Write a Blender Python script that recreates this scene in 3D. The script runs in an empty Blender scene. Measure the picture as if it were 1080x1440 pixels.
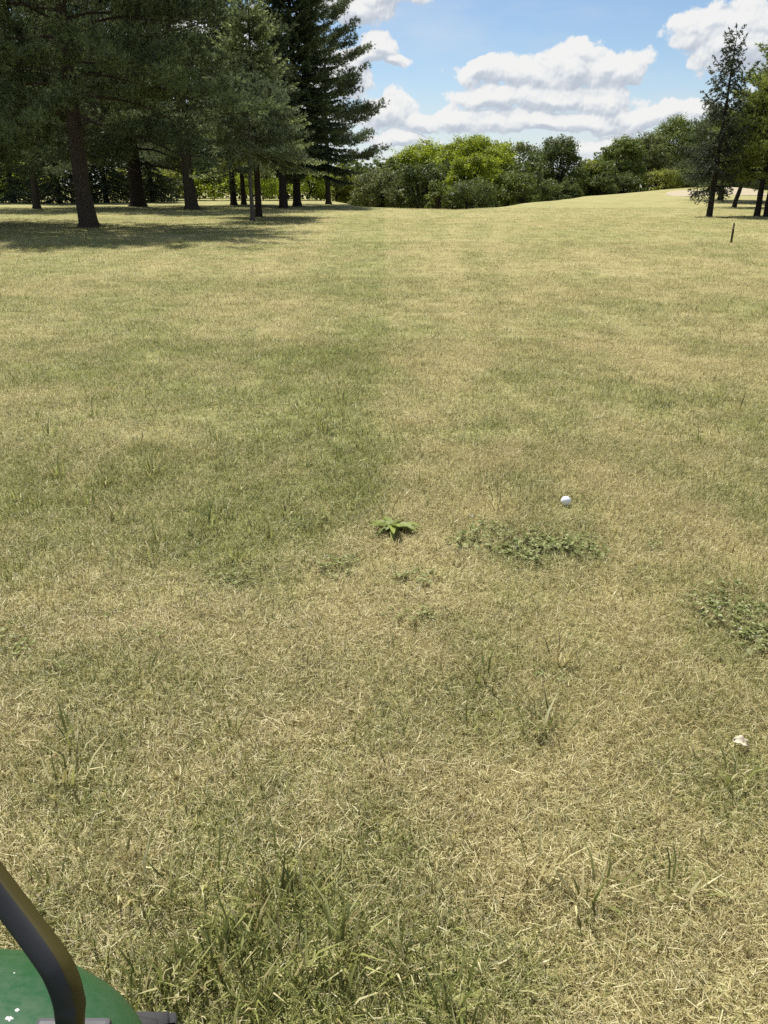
import bpy, math, random
import numpy as np
from mathutils import Vector

# ------------------------------------------------------------------ camera, world, sun, exposure
S = bpy.context.scene
COL = S.collection
R_ = math.radians
H = 1.27                       # height of the lens above the turf
PITCH = R_(22.9)
F = 1085.0                     # focal length in photo pixels (1080 x 1440)
CP, SP = math.cos(PITCH), math.sin(PITCH)

cam = bpy.data.cameras.new('camera')
cam.sensor_fit = 'VERTICAL'
cam.sensor_height = 24.0
cam.lens = 24.0 * F / 1440.0
cam.clip_start = 0.02
cam.clip_end = 6000
camo = bpy.data.objects.new('camera', cam)
COL.objects.link(camo)
camo.location = (0, 0, H)
camo.rotation_euler = (R_(90) - PITCH, 0, 0)
S.camera = camo
S.render.resolution_x, S.render.resolution_y = 768, 1024

SUN_EL = R_(60)
SUN_H = Vector((-0.42, 0.91, 0)).normalized()
SUN_DIR = Vector((SUN_H.x * math.cos(SUN_EL), SUN_H.y * math.cos(SUN_EL), math.sin(SUN_EL)))

S.view_settings.view_transform = 'Standard'
S.view_settings.look = 'None'
S.view_settings.gamma = 1.0
S.view_settings.use_curve_mapping = False
S.view_settings.exposure = 0.54
S.cycles.max_bounces = 6
S.cycles.diffuse_bounces = 3
S.cycles.glossy_bounces = 2
S.cycles.transmission_bounces = 4
S.cycles.use_denoising = False
S.cycles.sample_clamp_indirect = 4

def ray(px, py):
    r, u = (px - 540) / F, (720 - py) / F
    return np.array([r, CP + u * SP, -SP + u * CP])

def gp(px, py, z=0.0):
    """flat ground point seen at a photo pixel"""
    d = ray(px, py)
    t = (z - H) / d[2]
    return d[0] * t, d[1] * t

def xat(px, Y, z=0.0):
    return (px - 540) / F * (Y * CP - (z - H) * SP)

def zat(px, py, Y):
    d = ray(px, py)
    return H + Y / d[1] * d[2]

def azel(px, py):
    d = ray(px, py)
    return math.degrees(math.atan2(d[0], d[1])), math.degrees(math.atan2(d[2], math.hypot(d[0], d[1])))

# ------------------------------------------------------------------ node helpers
class NT:
    def __init__(s, tree):
        s.t = tree; s.n = tree.nodes; s.l = tree.links
    def new(s, typ, **kw):
        nd = s.n.new(typ)
        for k, v in kw.items():
            setattr(nd, k, v)
        return nd
    def put(s, sock, v):
        if isinstance(v, bpy.types.NodeSocket):
            s.l.new(v, sock)
        elif v is not None:
            sock.default_value = v
    def math(s, op, a, b=None, c=None, clamp=False):
        nd = s.new('ShaderNodeMath', operation=op, use_clamp=clamp)
        s.put(nd.inputs[0], a); s.put(nd.inputs[1], b); s.put(nd.inputs[2], c)
        return nd.outputs[0]
    def vmath(s, op, a, b=None):
        nd = s.new('ShaderNodeVectorMath', operation=op)
        s.put(nd.inputs[0], a); s.put(nd.inputs[1], b)
        return nd.outputs['Value' if op in ('LENGTH', 'DOT_PRODUCT', 'DISTANCE') else 'Vector']
    def mix(s, fac, a, b, blend='MIX'):
        nd = s.new('ShaderNodeMix', data_type='RGBA', blend_type=blend)
        s.put(nd.inputs['Factor'], fac)
        s.put(nd.inputs[6], a); s.put(nd.inputs[7], b)
        return nd.outputs[2]
    def noise(s, vec, scale, detail=4, rough=0.55, out='Fac', dist=0.0):
        nd = s.new('ShaderNodeTexNoise')
        s.put(nd.inputs['Vector'], vec)
        nd.inputs['Scale'].default_value = scale
        nd.inputs['Detail'].default_value = detail
        nd.inputs['Roughness'].default_value = rough
        nd.inputs['Distortion'].default_value = dist
        return nd.outputs[out]
    def ramp(s, fac, stops, interp='LINEAR'):
        nd = s.new('ShaderNodeValToRGB')
        cr = nd.color_ramp; cr.interpolation = interp
        while len(cr.elements) < len(stops):
            cr.elements.new(0.5)
        for e, (p, c) in zip(cr.elements, stops):
            e.position = p
            e.color = (c, c, c, 1) if isinstance(c, (int, float)) else (*c, 1)
        s.put(nd.inputs[0], fac)
        return nd.outputs[0]
    def mapr(s, v, a, b, c=0.0, d=1.0, smooth=False):
        nd = s.new('ShaderNodeMapRange', interpolation_type='SMOOTHSTEP' if smooth else 'LINEAR')
        s.put(nd.inputs[0], v)
        for k, x in zip((1, 2, 3, 4), (a, b, c, d)):
            s.put(nd.inputs[k], x)
        return nd.outputs[0]

def C4(c):
    return (c[0], c[1], c[2], 1.0)

# ------------------------------------------------------------------ sky with cumulus
W = bpy.data.worlds.new('World')
S.world = W
W.use_nodes = True
w = NT(W.node_tree)
w.n.clear()
SKY_STRENGTH = 0.077
CLOUD_WHITE = 7.9

# groups of puffs: (px, py, rx, ry) in photo pixels, turned into angles on the sky
PUFFS = [
    (700, 106, 64, 24), (664, 102, 36, 20), (745, 108, 46, 20), (800, 92, 60, 34), (830, 74, 40, 22), (850, 100, 62, 26), (880, 108, 34, 20),
    (760, 138, 135, 19), (690, 142, 60, 17), (850, 142, 60, 16),
    (770, 170, 190, 17), (900, 160, 90, 17), (940, 158, 50, 16), (640, 166, 60, 14), (860, 196, 70, 16), (985, 160, 40, 16),
    (536, 66, 42, 27), (515, 78, 40, 20), (556, 84, 30, 14), (492, 10, 84, 22), (540, -8, 60, 18),
    (552, 154, 42, 24), (524, 160, 36, 22), (590, 168, 30, 14), (560, 192, 70, 14), (470, 110, 60, 40), (440, 180, 60, 40),
    (1000, 44, 76, 26), (968, 58, 40, 13), (1060, 34, 70, 38), (1040, 70, 70, 40), (1110, 70, 60, 60), (1012, 2, 22, 6),
    (300, 60, 120, 50), (120, 80, 140, 60), (60, 180, 150, 40), (220, 170, 100, 30),
]

fg = bpy.data.node_groups.new('cloud_field', 'ShaderNodeTree')
fg.interface.new_socket('Vector', in_out='INPUT', socket_type='NodeSocketVector')
fg.interface.new_socket('Value', in_out='OUTPUT', socket_type='NodeSocketFloat')
g = NT(fg)
gi, go = g.new('NodeGroupInput'), g.new('NodeGroupOutput')
vec = gi.outputs[0]
warp = g.noise(vec, 0.55, 3, 0.5, out='Color')
warp = g.vmath('MULTIPLY', g.vmath('SUBTRACT', warp, (0.5, 0.5, 0.5)), (1.9, 1.1, 0))
warp2 = g.vmath('MULTIPLY', g.vmath('SUBTRACT', g.noise(vec, 0.17, 2, 0.5, out='Color'), (0.5, 0.5, 0.5)), (5.0, 2.6, 0))
vw = g.vmath('ADD', g.vmath('ADD', vec, warp), warp2)
acc = None
for (px, py, rx, ry) in PUFFS:
    a, e = azel(px, py)
    ra, re = rx * 0.0415, ry * 0.0395
    d = g.vmath('LENGTH', g.vmath('MULTIPLY', g.vmath('SUBTRACT', vw, (a, e, 0)), (1 / ra, 1 / re, 0)))
    f = g.math('MULTIPLY', g.math('SUBTRACT', 1.0, d), 1.25)
    acc = f if acc is None else g.math('SMOOTH_MAX', acc, f, 0.25)
# the rest of the sky, outside the puffs above: the same kind of cumulus field, scattered by noise
sepv = g.new('ShaderNodeSeparateXYZ'); g.l.new(vec, sepv.inputs[0])
az_abs = g.math('ABSOLUTE', sepv.outputs[0])
out_side = g.mapr(az_abs, 30, 36)
out_up = g.mapr(sepv.outputs[1], 13, 17)
outm = g.math('MAXIMUM', out_side, out_up)
sc_ = g.vmath('MULTIPLY', vec, (0.075, 0.13, 0))
gen = g.mapr(g.noise(sc_, 1.0, 2, 0.45), 0.48, 0.66, -1.0, 0.7)
gen = g.math('SUBTRACT', g.math('MULTIPLY', g.math('ADD', gen, 3.0), outm), 3.0)
acc = g.math('MAXIMUM', acc, gen)
n1 = g.noise(vec, 0.8, 9, 0.64)
vor = g.new('ShaderNodeTexVoronoi', feature='SMOOTH_F1', voronoi_dimensions='2D', normalize=True)
g.l.new(g.vmath('ADD', vec, g.vmath('MULTIPLY', warp, (0.5, 0.5, 0))), vor.inputs['Vector'])
vor.inputs['Scale'].default_value = 0.62; vor.inputs['Detail'].default_value = 3.0; vor.inputs['Roughness'].default_value = 0.55; vor.inputs['Smoothness'].default_value = 0.35
n2 = g.math('SUBTRACT', 1.0, vor.outputs['Distance'])
amp = g.mapr(acc, -0.95, -0.05, 0.25, 1.0)
acc = g.math('ADD', acc, g.math('MULTIPLY', g.math('MULTIPLY', g.math('SUBTRACT', n1, 0.5), 1.3), amp))
acc = g.math('ADD', acc, g.math('MULTIPLY', g.math('MULTIPLY', g.math('SUBTRACT', n2, 0.62), 1.35), amp))
g.l.new(acc, go.inputs[0])

tc = w.new('ShaderNodeTexCoord')
nrm = w.vmath('NORMALIZE', tc.outputs['Generated'])
sep = w.new('ShaderNodeSeparateXYZ'); w.l.new(nrm, sep.inputs[0])
az = w.math('MULTIPLY', w.math('ARCTAN2', sep.outputs[0], sep.outputs[1]), 57.29578)
el = w.math('MULTIPLY', w.math('ARCSINE', sep.outputs[2]), 57.29578)
cmb = w.new('ShaderNodeCombineXYZ'); w.l.new(az, cmb.inputs[0]); w.l.new(el, cmb.inputs[1])
def field(off):
    gn = w.new('ShaderNodeGroup', node_tree=fg)
    w.l.new(w.vmath('ADD', cmb.outputs[0], off), gn.inputs[0])
    return gn.outputs[0]
f0 = field((0, 0, 0))
f1 = field((-0.30, 0.75, 0))
f2 = field((-0.10, 0.22, 0))
alpha = w.mapr(f0, -0.04, 0.26, smooth=True)
lit = w.math('ADD', w.math('MULTIPLY', w.math('SUBTRACT', f0, f1), 0.45), w.math('MULTIPLY', w.math('SUBTRACT', f0, f2), 0.9))
thick = w.mapr(f0, 0.3, 1.6, 0.0, 0.16)
lit = w.math('SUBTRACT', w.math('ADD', lit, 0.66), thick, clamp=True)
ccol = w.ramp(lit, [(0.0, (0.58, 0.64, 0.73)), (0.35, (0.70, 0.75, 0.82)), (0.62, (0.88, 0.905, 0.935)), (1.0, (1.02, 1.02, 1.0))])
ccol = w.mix(1.0, ccol, (CLOUD_WHITE, CLOUD_WHITE, CLOUD_WHITE, 1), 'MULTIPLY')
sky = w.new('ShaderNodeTexSky', sky_type='NISHITA')
sky.sun_disc = False
sky.sun_elevation = SUN_EL
sky.sun_rotation = math.atan2(SUN_H.x, SUN_H.y)
sky.altitude = 250
sky.air_density = 1.0
sky.dust_density = 0.2
sky.ozone_density = 3.0
# thin veil of haze and cirrus between the cumulus
veil = w.noise(w.vmath('MULTIPLY', cmb.outputs[0], (0.05, 0.16, 0)), 1.0, 5, 0.6)
veil = w.mapr(veil, 0.46, 0.72, 0.0, 0.55)
lowv = w.mapr(el, 1.0, 8.0, 0.85, 0.0, smooth=True)
veil = w.math('MAXIMUM', veil, w.math('MULTIPLY', lowv, w.mapr(w.noise(cmb.outputs[0], 0.12, 3), 0.25, 0.7, 0.5, 1.0)))
vcol = (0.80 * CLOUD_WHITE, 0.86 * CLOUD_WHITE, 0.93 * CLOUD_WHITE, 1)
base = w.mix(veil, sky.outputs[0], vcol)
up = w.mapr(el, -1.0, 0.5)
fin = w.mix(w.math('MULTIPLY', alpha, w.math('MULTIPLY', up, 0.97)), base, ccol)
bg = w.new('ShaderNodeBackground'); w.l.new(fin, bg.inputs[0]); bg.inputs[1].default_value = SKY_STRENGTH
wo = w.new('ShaderNodeOutputWorld'); w.l.new(bg.outputs[0], wo.inputs[0])

sun = bpy.data.lights.new('sun', 'SUN')
sun.energy = 5.0
sun.angle = R_(0.55)
sun.color = (1.0, 0.955, 0.88)
suno = bpy.data.objects.new('sun', sun)
COL.objects.link(suno)
suno.rotation_euler = (-SUN_DIR).to_track_quat('-Z', 'Y').to_euler()
suno.location = (-20, 20, 40)

# ------------------------------------------------------------------ small helpers
rng = np.random.default_rng(7)

def tag(o, label=None, cat=None, group=None, kind=None):
    if label: o['label'] = label
    if cat: o['category'] = cat
    if group: o['group'] = group
    if kind: o['kind'] = kind
    return o

def empty(name, loc, label, cat, group=None):
    o = bpy.data.objects.new(name, None)
    o.empty_display_size = 0.3
    COL.objects.link(o)
    o.location = loc
    return tag(o, label, cat, group)

def mesh_np(name, V, tris=None, quads=None, smooth=False):
    """mesh from numpy arrays"""
    V = np.asarray(V, np.float32)
    nt = 0 if tris is None else len(tris)
    nq = 0 if quads is None else len(quads)
    me = bpy.data.meshes.new(name)
    me.vertices.add(len(V)); me.vertices.foreach_set('co', V.ravel())
    li = []
    if nt: li.append(np.asarray(tris, np.int32).ravel())
    if nq: li.append(np.asarray(quads, np.int32).ravel())
    if li:
        li = np.concatenate(li)
        me.loops.add(len(li)); me.loops.foreach_set('vertex_index', li)
        starts = np.concatenate([np.arange(nt) * 3, nt * 3 + np.arange(nq) * 4]).astype(np.int32)
        me.polygons.add(nt + nq); me.polygons.foreach_set('loop_start', starts)
        me.update(calc_edges=True)
        if smooth:
            me.polygons.foreach_set('use_smooth', np.ones(nt + nq, bool))
    me.update()
    return me

def link(name, me, mat, parent=None, loc=None):
    o = bpy.data.objects.new(name, me)
    COL.objects.link(o)
    if mat is not None and not me.materials:
        for m in (mat if isinstance(mat, (list, tuple)) else [mat]):
            me.materials.append(m)
    if parent is not None: o.parent = parent
    if loc is not None: o.location = loc
    return o

def attr(me, name, data, typ='FLOAT', dom='POINT'):
    a = me.attributes.new(name, typ, dom)
    data = np.asarray(data)
    if typ == 'FLOAT' : a.data.foreach_set('value', data.astype(np.float32).ravel())
    elif typ == 'INT': a.data.foreach_set('value', data.astype(np.int32).ravel())
    elif typ == 'FLOAT_VECTOR': a.data.foreach_set('vector', data.astype(np.float32).ravel())

class TubeB:
    """collects tapered tubes into one mesh"""
    def __init__(s): s.v = []; s.q = []; s.n = 0
    def tube(s, pts, rad, sides=6, cap=True, lump=0.0, rg=None):
        pts = np.asarray(pts, float); k = len(pts)
        t = np.gradient(pts, axis=0)
        t /= np.linalg.norm(t, axis=1)[:, None] + 1e-9
        ref = np.array([0, 0, 1.0]) if abs(t[0][2]) < 0.8 else np.array([1.0, 0, 0])
        a = np.cross(t, ref); a /= np.linalg.norm(a, axis=1)[:, None] + 1e-9
        b = np.cross(t, a)
        th = np.arange(sides) / sides * 2 * np.pi
        rad = np.asarray(rad, float)[:, None] * np.ones((1, sides))
        if lump and rg is not None:
            rad = rad * (1 + lump * rg.normal(0, 1, (1, sides)) + lump * 0.5 * rg.normal(0, 1, (k, sides)))
        ring = pts[:, None, :] + rad[..., None] * (np.cos(th)[None, :, None] * a[:, None, :] + np.sin(th)[None, :, None] * b[:, None, :])
        s.v.append(ring.reshape(-1, 3))
        i = np.arange(k - 1)[:, None] * sides; j = np.arange(sides)[None, :]; j2 = (j + 1) % sides
        s.q.append(np.stack([i + j, i + j2, i + sides + j2, i + sides + j], -1).reshape(-1, 4) + s.n)
        s.n += k * sides
        return s
    def mesh(s, name):
        return mesh_np(name, np.concatenate(s.v), quads=np.concatenate(s.q), smooth=True)

def unit(a):
    return a / (np.linalg.norm(a, axis=-1, keepdims=True) + 1e-9)

# value noise
def hash2(ix, iy, seed):
    h = (ix.astype(np.int64) * 374761393 + iy.astype(np.int64) * 668265263 + seed * 974711) & 0x7fffffff
    h = ((h ^ (h >> 13)) * 1274126177) & 0x7fffffff
    return ((h ^ (h >> 16)) & 0xffff) / 65535.0

def vnoise(x, y, seed=0):
    ix, iy = np.floor(x), np.floor(y)
    fx, fy = x - ix, y - iy
    fx = fx * fx * (3 - 2 * fx); fy = fy * fy * (3 - 2 * fy)
    a, b = hash2(ix, iy, seed), hash2(ix + 1, iy, seed)
    c, d = hash2(ix, iy + 1, seed), hash2(ix + 1, iy + 1, seed)
    return (a * (1 - fx) + b * fx) * (1 - fy) + (c * (1 - fx) + d * fx) * fy

def fbm(x, y, seed=0, oct=4, gain=0.5):
    s, amp, tot = 0, 1.0, 0
    for o in range(oct):
        s = s + amp * vnoise(x * 2 ** o + 17.3 * o, y * 2 ** o + 9.1 * o, seed + o); tot += amp; amp *= gain
    return s / tot

def sstep(x, a, b):
    t = np.clip((x - a) / (b - a), 0, 1)
    return t * t * (3 - 2 * t)

# ------------------------------------------------------------------ terrain and the state of the turf
CREST = np.array([(-900, 110), (300, 100), (430, 92), (470, 78), (500, 60), (560, 54), (640, 51), (700, 56), (760, 72), (830, 104), (900, 112), (1000, 116), (1300, 125), (2200, 140)], float)

def terrain(x, y):
    x = np.asarray(x, float); y = np.asarray(y, float)
    depth = np.maximum(y * CP + H * SP, 1.0)
    px = 540 + F * x / depth
    yc = np.interp(px, CREST[:, 0], CREST[:, 1])
    z = -2.6 * sstep(y, yc - 4, yc + 30) * sstep(y, 20, 40)
    # the approach rises gently towards the green on the right, with a mound behind the bunker
    bx = x / np.maximum(y, 1)
    z = z + 0.42 * sstep(bx, 0.17, 0.42) * sstep(y, 45, 100)
    z = z + 0.75 * np.exp(-(((x - 37) / 9.0) ** 2 + ((y - 97) / 6.0) ** 2))
    z = z + 0.16 * np.exp(-(((x - 24) / 16.0) ** 2 + ((y - 66) / 7.0) ** 2))
    z = z + 0.05 * (fbm(x / 6.0, y / 6.0, 3, 3) - 0.5) * sstep(y, 8, 25)
    z = z + 0.012 * (fbm(x / 0.5, y / 0.5, 5, 3) - 0.5)
    return z

def blob(x, y, px, py, rx, ry, amp):
    """soft patch of turf around a photo pixel; radii in photo pixels there"""
    cx, cy = gp(px, py)
    x1, _ = gp(px + rx, py); _, y1 = gp(px, py + ry)
    return amp * np.exp(-(((x - cx) / (x1 - cx)) ** 2 + ((y - cy) / (cy - y1)) ** 2) * 0.9)

GREEN = [(350, 500, 60, 22, .28), (190, 520, 150, 40, .20), (100, 545, 120, 30, .10), (470, 520, 90, 40, .14), (540, 470, 60, 18, .12), (520, 552, 26, 10, .26),
         (500, 610, 60, 30, .17), (140, 600, 90, 20, .12), (140, 416, 30, 6, .24), (215, 440, 20, 6, .14), (300, 425, 16, 5, .14), (480, 690, 60, 40, .12), (300, 800, 130, 60, .18), (180, 945, 90, 40, .26),
         (330, 960, 60, 40, .10), (420, 1290, 130, 70, .24), (480, 1380, 160, 80, .22), (250, 1400, 80, 70, .2), (540, 1000, 40, 60, .16), (650, 1390, 50, 40, .36), (120, 1300, 80, 60, .22), (100, 1080, 50, 50, .2),
         (690, 1040, 50, 30, .18), (800, 880, 60, 20, .20), (740, 820, 90, 30, .16), (830, 1280, 70, 40, .20), (640, 1280, 60, 50, .16), (1000, 900, 90, 40, .14), (960, 1000, 90, 60, .12), (1000, 1150, 60, 40, .10),
         (820, 450, 40, 10, .12), (900, 560, 160, 24, .10), (650, 705, 16, 8, .2), (830, 708, 12, 8, .4), (980, 680, 60, 12, .08), (430, 350, 160, 20, .08), (700, 330, 200, 14, .12), (900, 330, 150, 10, .12),
         (850, 480, 24, 5, .14), (700, 1000, 24, 20, .2), (60, 950, 60, 40, .16)]
PALE = [(870, 485, 70, 14, .30), (930, 512, 70, 12, .28), (1040, 462, 80, 14, .26), (780, 500, 80, 24, .08), (900, 860, 100, 36, .14), (880, 820, 40, 16, .14), (1000, 770, 90, 22, .12), (800, 1130, 130, 80, .16),
        (620, 640, 60, 120, .12), (600, 780, 60, 70, .14), (400, 1120, 100, 80, .10), (120, 690, 100, 26, .14), (260, 700, 90, 26, .12), (330, 505, 26, 40, .10), (60, 420, 140, 30, .10), (250, 1120, 60, 40, .12),
        (1040, 1040, 60, 50, .14), (700, 1160, 60, 60, .12), (1000, 1320, 90, 80, .12), (430, 640, 40, 60, .10), (390, 470, 20, 60, .10), (460, 440, 30, 40, .10), (200, 370, 160, 16, .10), (640, 900, 40, 40, .10), (720, 440, 50, 30, .1)]
CLOVER = [(738, 768, 62, 20, 1.0), (790, 764, 44, 14, .55), (1045, 868, 46, 24, 1.0), (1000, 850, 26, 12, .7), (1074, 895, 30, 16, .8), (765, 957, 24, 7, .8), (590, 872, 20, 8, .75), (590, 826, 20, 7, .35), (480, 798, 16, 9, .55),
          (915, 773, 16, 8, .65), (437, 745, 20, 6, .55), (888, 960, 18, 7, .5), (340, 812, 34, 18, .35), (230, 1170, 34, 12, .28), (570, 812, 20, 8, .4)]
BARE = [(915, 775, 18, 7, .7), (612, 873, 16, 6, .6), (860, 1270, 40, 14, .28), (720, 945, 30, 12, .3), (1000, 720, 50, 8, .25), (690, 1250, 40, 14, .3), (560, 1260, 40, 14, .25), (845, 468, 30, 4, .4),
        (480, 1240, 40, 14, .3), (620, 650, 20, 10, .1), (300, 850, 60, 26, .2), (700, 640, 40, 10, .12), (900, 640, 50, 8, .2), (880, 350, 120, 5, .15)]

def turf(x, y):
    """g: share of living green grass, c: clover, b: bare thatch"""
    x = np.asarray(x, float); y = np.asarray(y, float)
    n = fbm(x / 2.6, y / 2.6, 11, 4) - 0.5
    m = fbm(x / 0.55, y / 0.7, 21, 4, 0.6) - 0.5
    k = fbm(x / 0.13, y / 0.16, 31, 3, 0.6) - 0.5
    n0 = fbm(x / 1.1, y / 1.5, 71, 3) - 0.5
    g = 0.275 + 0.22 * n + 0.14 * sstep(n0 + 0.25 * m, -0.10, 0.10) + 0.16 * n0 + 0.11 * sstep(m + 0.3 * k, -0.06, 0.10) + 0.36 * m + 0.6 * k
    seam = 0.02 * np.sin(y * 0.9) + 0.03 * (fbm(y / 0.4, x * 0, 91, 2) - 0.5)
    g = g + 0.22 * (1 - sstep(x - seam, -0.05, 0.04)) * sstep(y, 2.2, 3.2) * (1 - 0.35 * sstep(y, 12, 36)) * (0.45 + 0.55 * sstep(x, -1.6, -0.3))
    g = g - 0.08 * sstep(x - seam, -0.02, 0.05) * (1 - 0.7 * sstep(x, 0.3, 0.9)) * sstep(y, 2.2, 3.4)
    for (a_, b_, c_, w_, am) in [(-0.55, -0.055, 0.0, 0.16, 0.16), (-1.15, -0.06, 0.0, 0.2, 0.14), (0.35, 0.035, 0.0016, 0.16, 0.13), (1.05, 0.05, 0.0018, 0.18, 0.13), (2.4, 0.10, 0.0, 0.22, 0.10)]:
        g = g - 1.5 * am * np.exp(-((x - (a_ + b_ * y + c_ * y * y)) / (w_ + 0.006 * y)) ** 2) * sstep(y, 6, 10) * (1 - sstep(y, 30, 48))
    g = g + 0.045 * np.sin(x * 2 * np.pi / 1.55 + 0.9) * sstep(y, 5, 10)
    g = g + 0.03 * np.sin((x - 0.18 * y) * 2 * np.pi / 2.1) * sstep(y, 6, 12)
    g = g + 0.06 * sstep(y, 18, 40)
    gk = 0.45 + 1.1 * vnoise(x / 0.35 + 3, y / 0.5, 95)
    for p in GREEN: g = g + blob(x, y, *p) * gk * (0.85 if p[1] < 700 and p[2] > 50 else 1.0)
    for p in PALE: g = g - blob(x, y, *p) * gk * 0.8
    c = 0.0 * x
    for p in CLOVER: c = np.maximum(c, blob(x, y, p[0], p[1], p[2] * 1.2, p[3] * 1.2, p[4]))
    c = np.clip(c * 1.2 + 1.1 * (fbm(x / 0.10, y / 0.12, 41, 4, 0.6) - 0.5) * sstep(c, 0.02, 0.2), 0, 1)
    b = 0.0 * x
    for p in BARE: b = np.maximum(b, blob(x, y, *p))
    b = np.clip(b + 0.5 * (fbm(x / 0.25, y / 0.25, 51, 4) - 0.62), 0, 1)
    return np.clip(g, 0.02, 1), c, b

def axis_steps(stops):
    out = [stops[0][0]]
    for (a, _), (b, st) in zip(stops[:-1], stops[1:]):
        n = max(1, int(round((b - a) / st)))
        out += list(a + (b - a) * (np.arange(n) + 1) / n)
    return np.array(out)

gx = axis_steps([(-1600, 1), (-400, 200), (-120, 20), (-40, 4), (-14, 0.8), (-4, 0.16), (4, 0.08), (14, 0.16), (40, 0.8), (120, 2.5), (400, 20), (1600, 200)])
gy = axis_steps([(-400, 1), (-60, 40), (-6, 6), (0, 0.5), (7, 0.07), (14, 0.14), (40, 0.4), (130, 1.0), (200, 5), (600, 50), (3000, 400)])
GX, GY = np.meshgrid(gx, gy)
GZ = terrain(GX, GY)
nx, ny = len(gx), len(gy)
V = np.stack([GX, GY, GZ], -1).reshape(-1, 3)
ii = (np.arange(ny - 1)[:, None] * nx + np.arange(nx - 1)[None, :]).ravel()
Q = np.stack([ii, ii + 1, ii + nx + 1, ii + nx], -1)
gm = mesh_np('ground', V, quads=Q, smooth=True)
tg, tcl, tb = turf(V[:, 0], V[:, 1])
attr(gm, 'turf', np.stack([tg, tcl, tb], -1), 'FLOAT_VECTOR')

def turf_palette(t, gch, rnd):
    """colour of a blade: dry straw or living green, by its own random number"""
    r2 = t.math('FRACT', t.math('MULTIPLY', rnd, 17.31))
    straw = t.ramp(rnd, [(0.0, (0.15, 0.112, 0.048)), (0.2, (0.39, 0.32, 0.135)), (0.6, (0.575, 0.50, 0.245)), (1.0, (0.78, 0.725, 0.43))])
    green = t.ramp(rnd, [(0.0, (0.10, 0.115, 0.028)), (0.4, (0.225, 0.245, 0.066)), (0.8, (0.36, 0.37, 0.118)), (1.0, (0.53, 0.53, 0.21))])
    fac = t.math('ADD', t.math('MULTIPLY', t.math('SUBTRACT', gch, r2), 5.0), 0.5, clamp=True)
    c = t.mix(fac, straw, green)
    return t.mix(1.0, c, t.ramp(gch, [(0.0, (1.04, 1.04, 1.04)), (0.35, (0.93, 0.93, 0.92)), (0.8, (0.93, 0.94, 0.90))]), 'MULTIPLY')

def mat_new(name):
    m = bpy.data.materials.new(name)
    m.use_nodes = True
    t = NT(m.node_tree); t.n.clear()
    out = t.new('ShaderNodeOutputMaterial')
    return m, t, out

def M_ground():
    m, t, out = mat_new('turf_ground')
    a = t.new('ShaderNodeAttribute', attribute_name='turf')
    s = t.new('ShaderNodeSeparateXYZ'); t.l.new(a.outputs['Vector'], s.inputs[0])
    pos = t.new('ShaderNodeNewGeometry').outputs['Position']
    n1 = t.noise(pos, 55, 3, 0.7)
    n2 = t.noise(pos, 9, 5, 0.65)
    n3 = t.noise(t.vmath('MULTIPLY', pos, (1, 0.45, 1)), 1.3, 5, 0.65)
    gch = t.math('ADD', s.outputs[0], t.math('MULTIPLY', t.math('SUBTRACT', n3, 0.5), 0.5))
    gch = t.math('ADD', gch, t.math('MULTIPLY', t.math('SUBTRACT', n2, 0.5), 0.7), clamp=True)
    straw = t.mix(n1, (0.25, 0.21, 0.09, 1), (0.52, 0.455, 0.22, 1))
    green = t.mix(n1, (0.14, 0.155, 0.048, 1), (0.31, 0.325, 0.115, 1))
    col = t.mix(gch, straw, green)
    col = t.mix(t.math('MULTIPLY', s.outputs[1], 0.7), col, (0.05, 0.07, 0.03, 1))
    col = t.mix(t.math('MULTIPLY', s.outputs[2], 0.8), col, (0.13, 0.095, 0.06, 1))
    bs = t.new('ShaderNodeBsdfPrincipled')
    t.l.new(col, bs.inputs['Base Color']); bs.inputs['Roughness'].default_value = 0.95
    bs.inputs['Specular IOR Level'].default_value = 0.1
    bp = t.new('ShaderNodeBump'); bp.inputs['Strength'].default_value = 0.9; bp.inputs['Distance'].default_value = 0.02
    t.l.new(t.noise(pos, 70, 3, 0.7), bp.inputs['Height']); t.l.new(bp.outputs[0], bs.inputs['Normal'])
    t.l.new(bs.outputs[0], out.inputs[0])
    return m

def leaf_shader(t, out, col, trans=0.3, gloss=0.05, rough=0.45):
    d = t.new('ShaderNodeBsdfDiffuse'); t.put(d.inputs[0], col)
    tr = t.new('ShaderNodeBsdfTranslucent'); t.put(tr.inputs[0], col)
    mx = t.new('ShaderNodeMixShader'); mx.inputs[0].default_value = trans
    t.l.new(d.outputs[0], mx.inputs[1]); t.l.new(tr.outputs[0], mx.inputs[2])
    gl = t.new('ShaderNodeBsdfGlossy'); gl.inputs['Roughness'].default_value = rough
    m2 = t.new('ShaderNodeMixShader'); m2.inputs[0].default_value = gloss
    t.l.new(mx.outputs[0], m2.inputs[1]); t.l.new(gl.outputs[0], m2.inputs[2])
    t.l.new(m2.outputs[0], out.inputs[0])

def M_blades():
    m, t, out = mat_new('grass_blades')
    a = t.new('ShaderNodeAttribute', attribute_name='turf', attribute_type='INSTANCER')
    s = t.new('ShaderNodeSeparateXYZ'); t.l.new(a.outputs['Vector'], s.inputs[0])
    geo = t.new('ShaderNodeNewGeometry')
    oi = t.new('ShaderNodeObjectInfo')
    rnd = t.math('FRACT', t.math('ADD', geo.outputs['Random Per Island'], t.math('MULTIPLY', oi.outputs['Random'], 7.3)))
    gb = t.new('ShaderNodeAttribute', attribute_name='gb')
    gch = t.math('ADD', s.outputs[0], gb.outputs['Fac'])
    col = turf_palette(t, gch, rnd)
    col = t.mix(t.math('MULTIPLY', s.outputs[2], 0.55), col, (0.17, 0.12, 0.075, 1))
    leaf_shader(t, out, col, 0.42, 0.03, 0.5)
    return m

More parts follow.
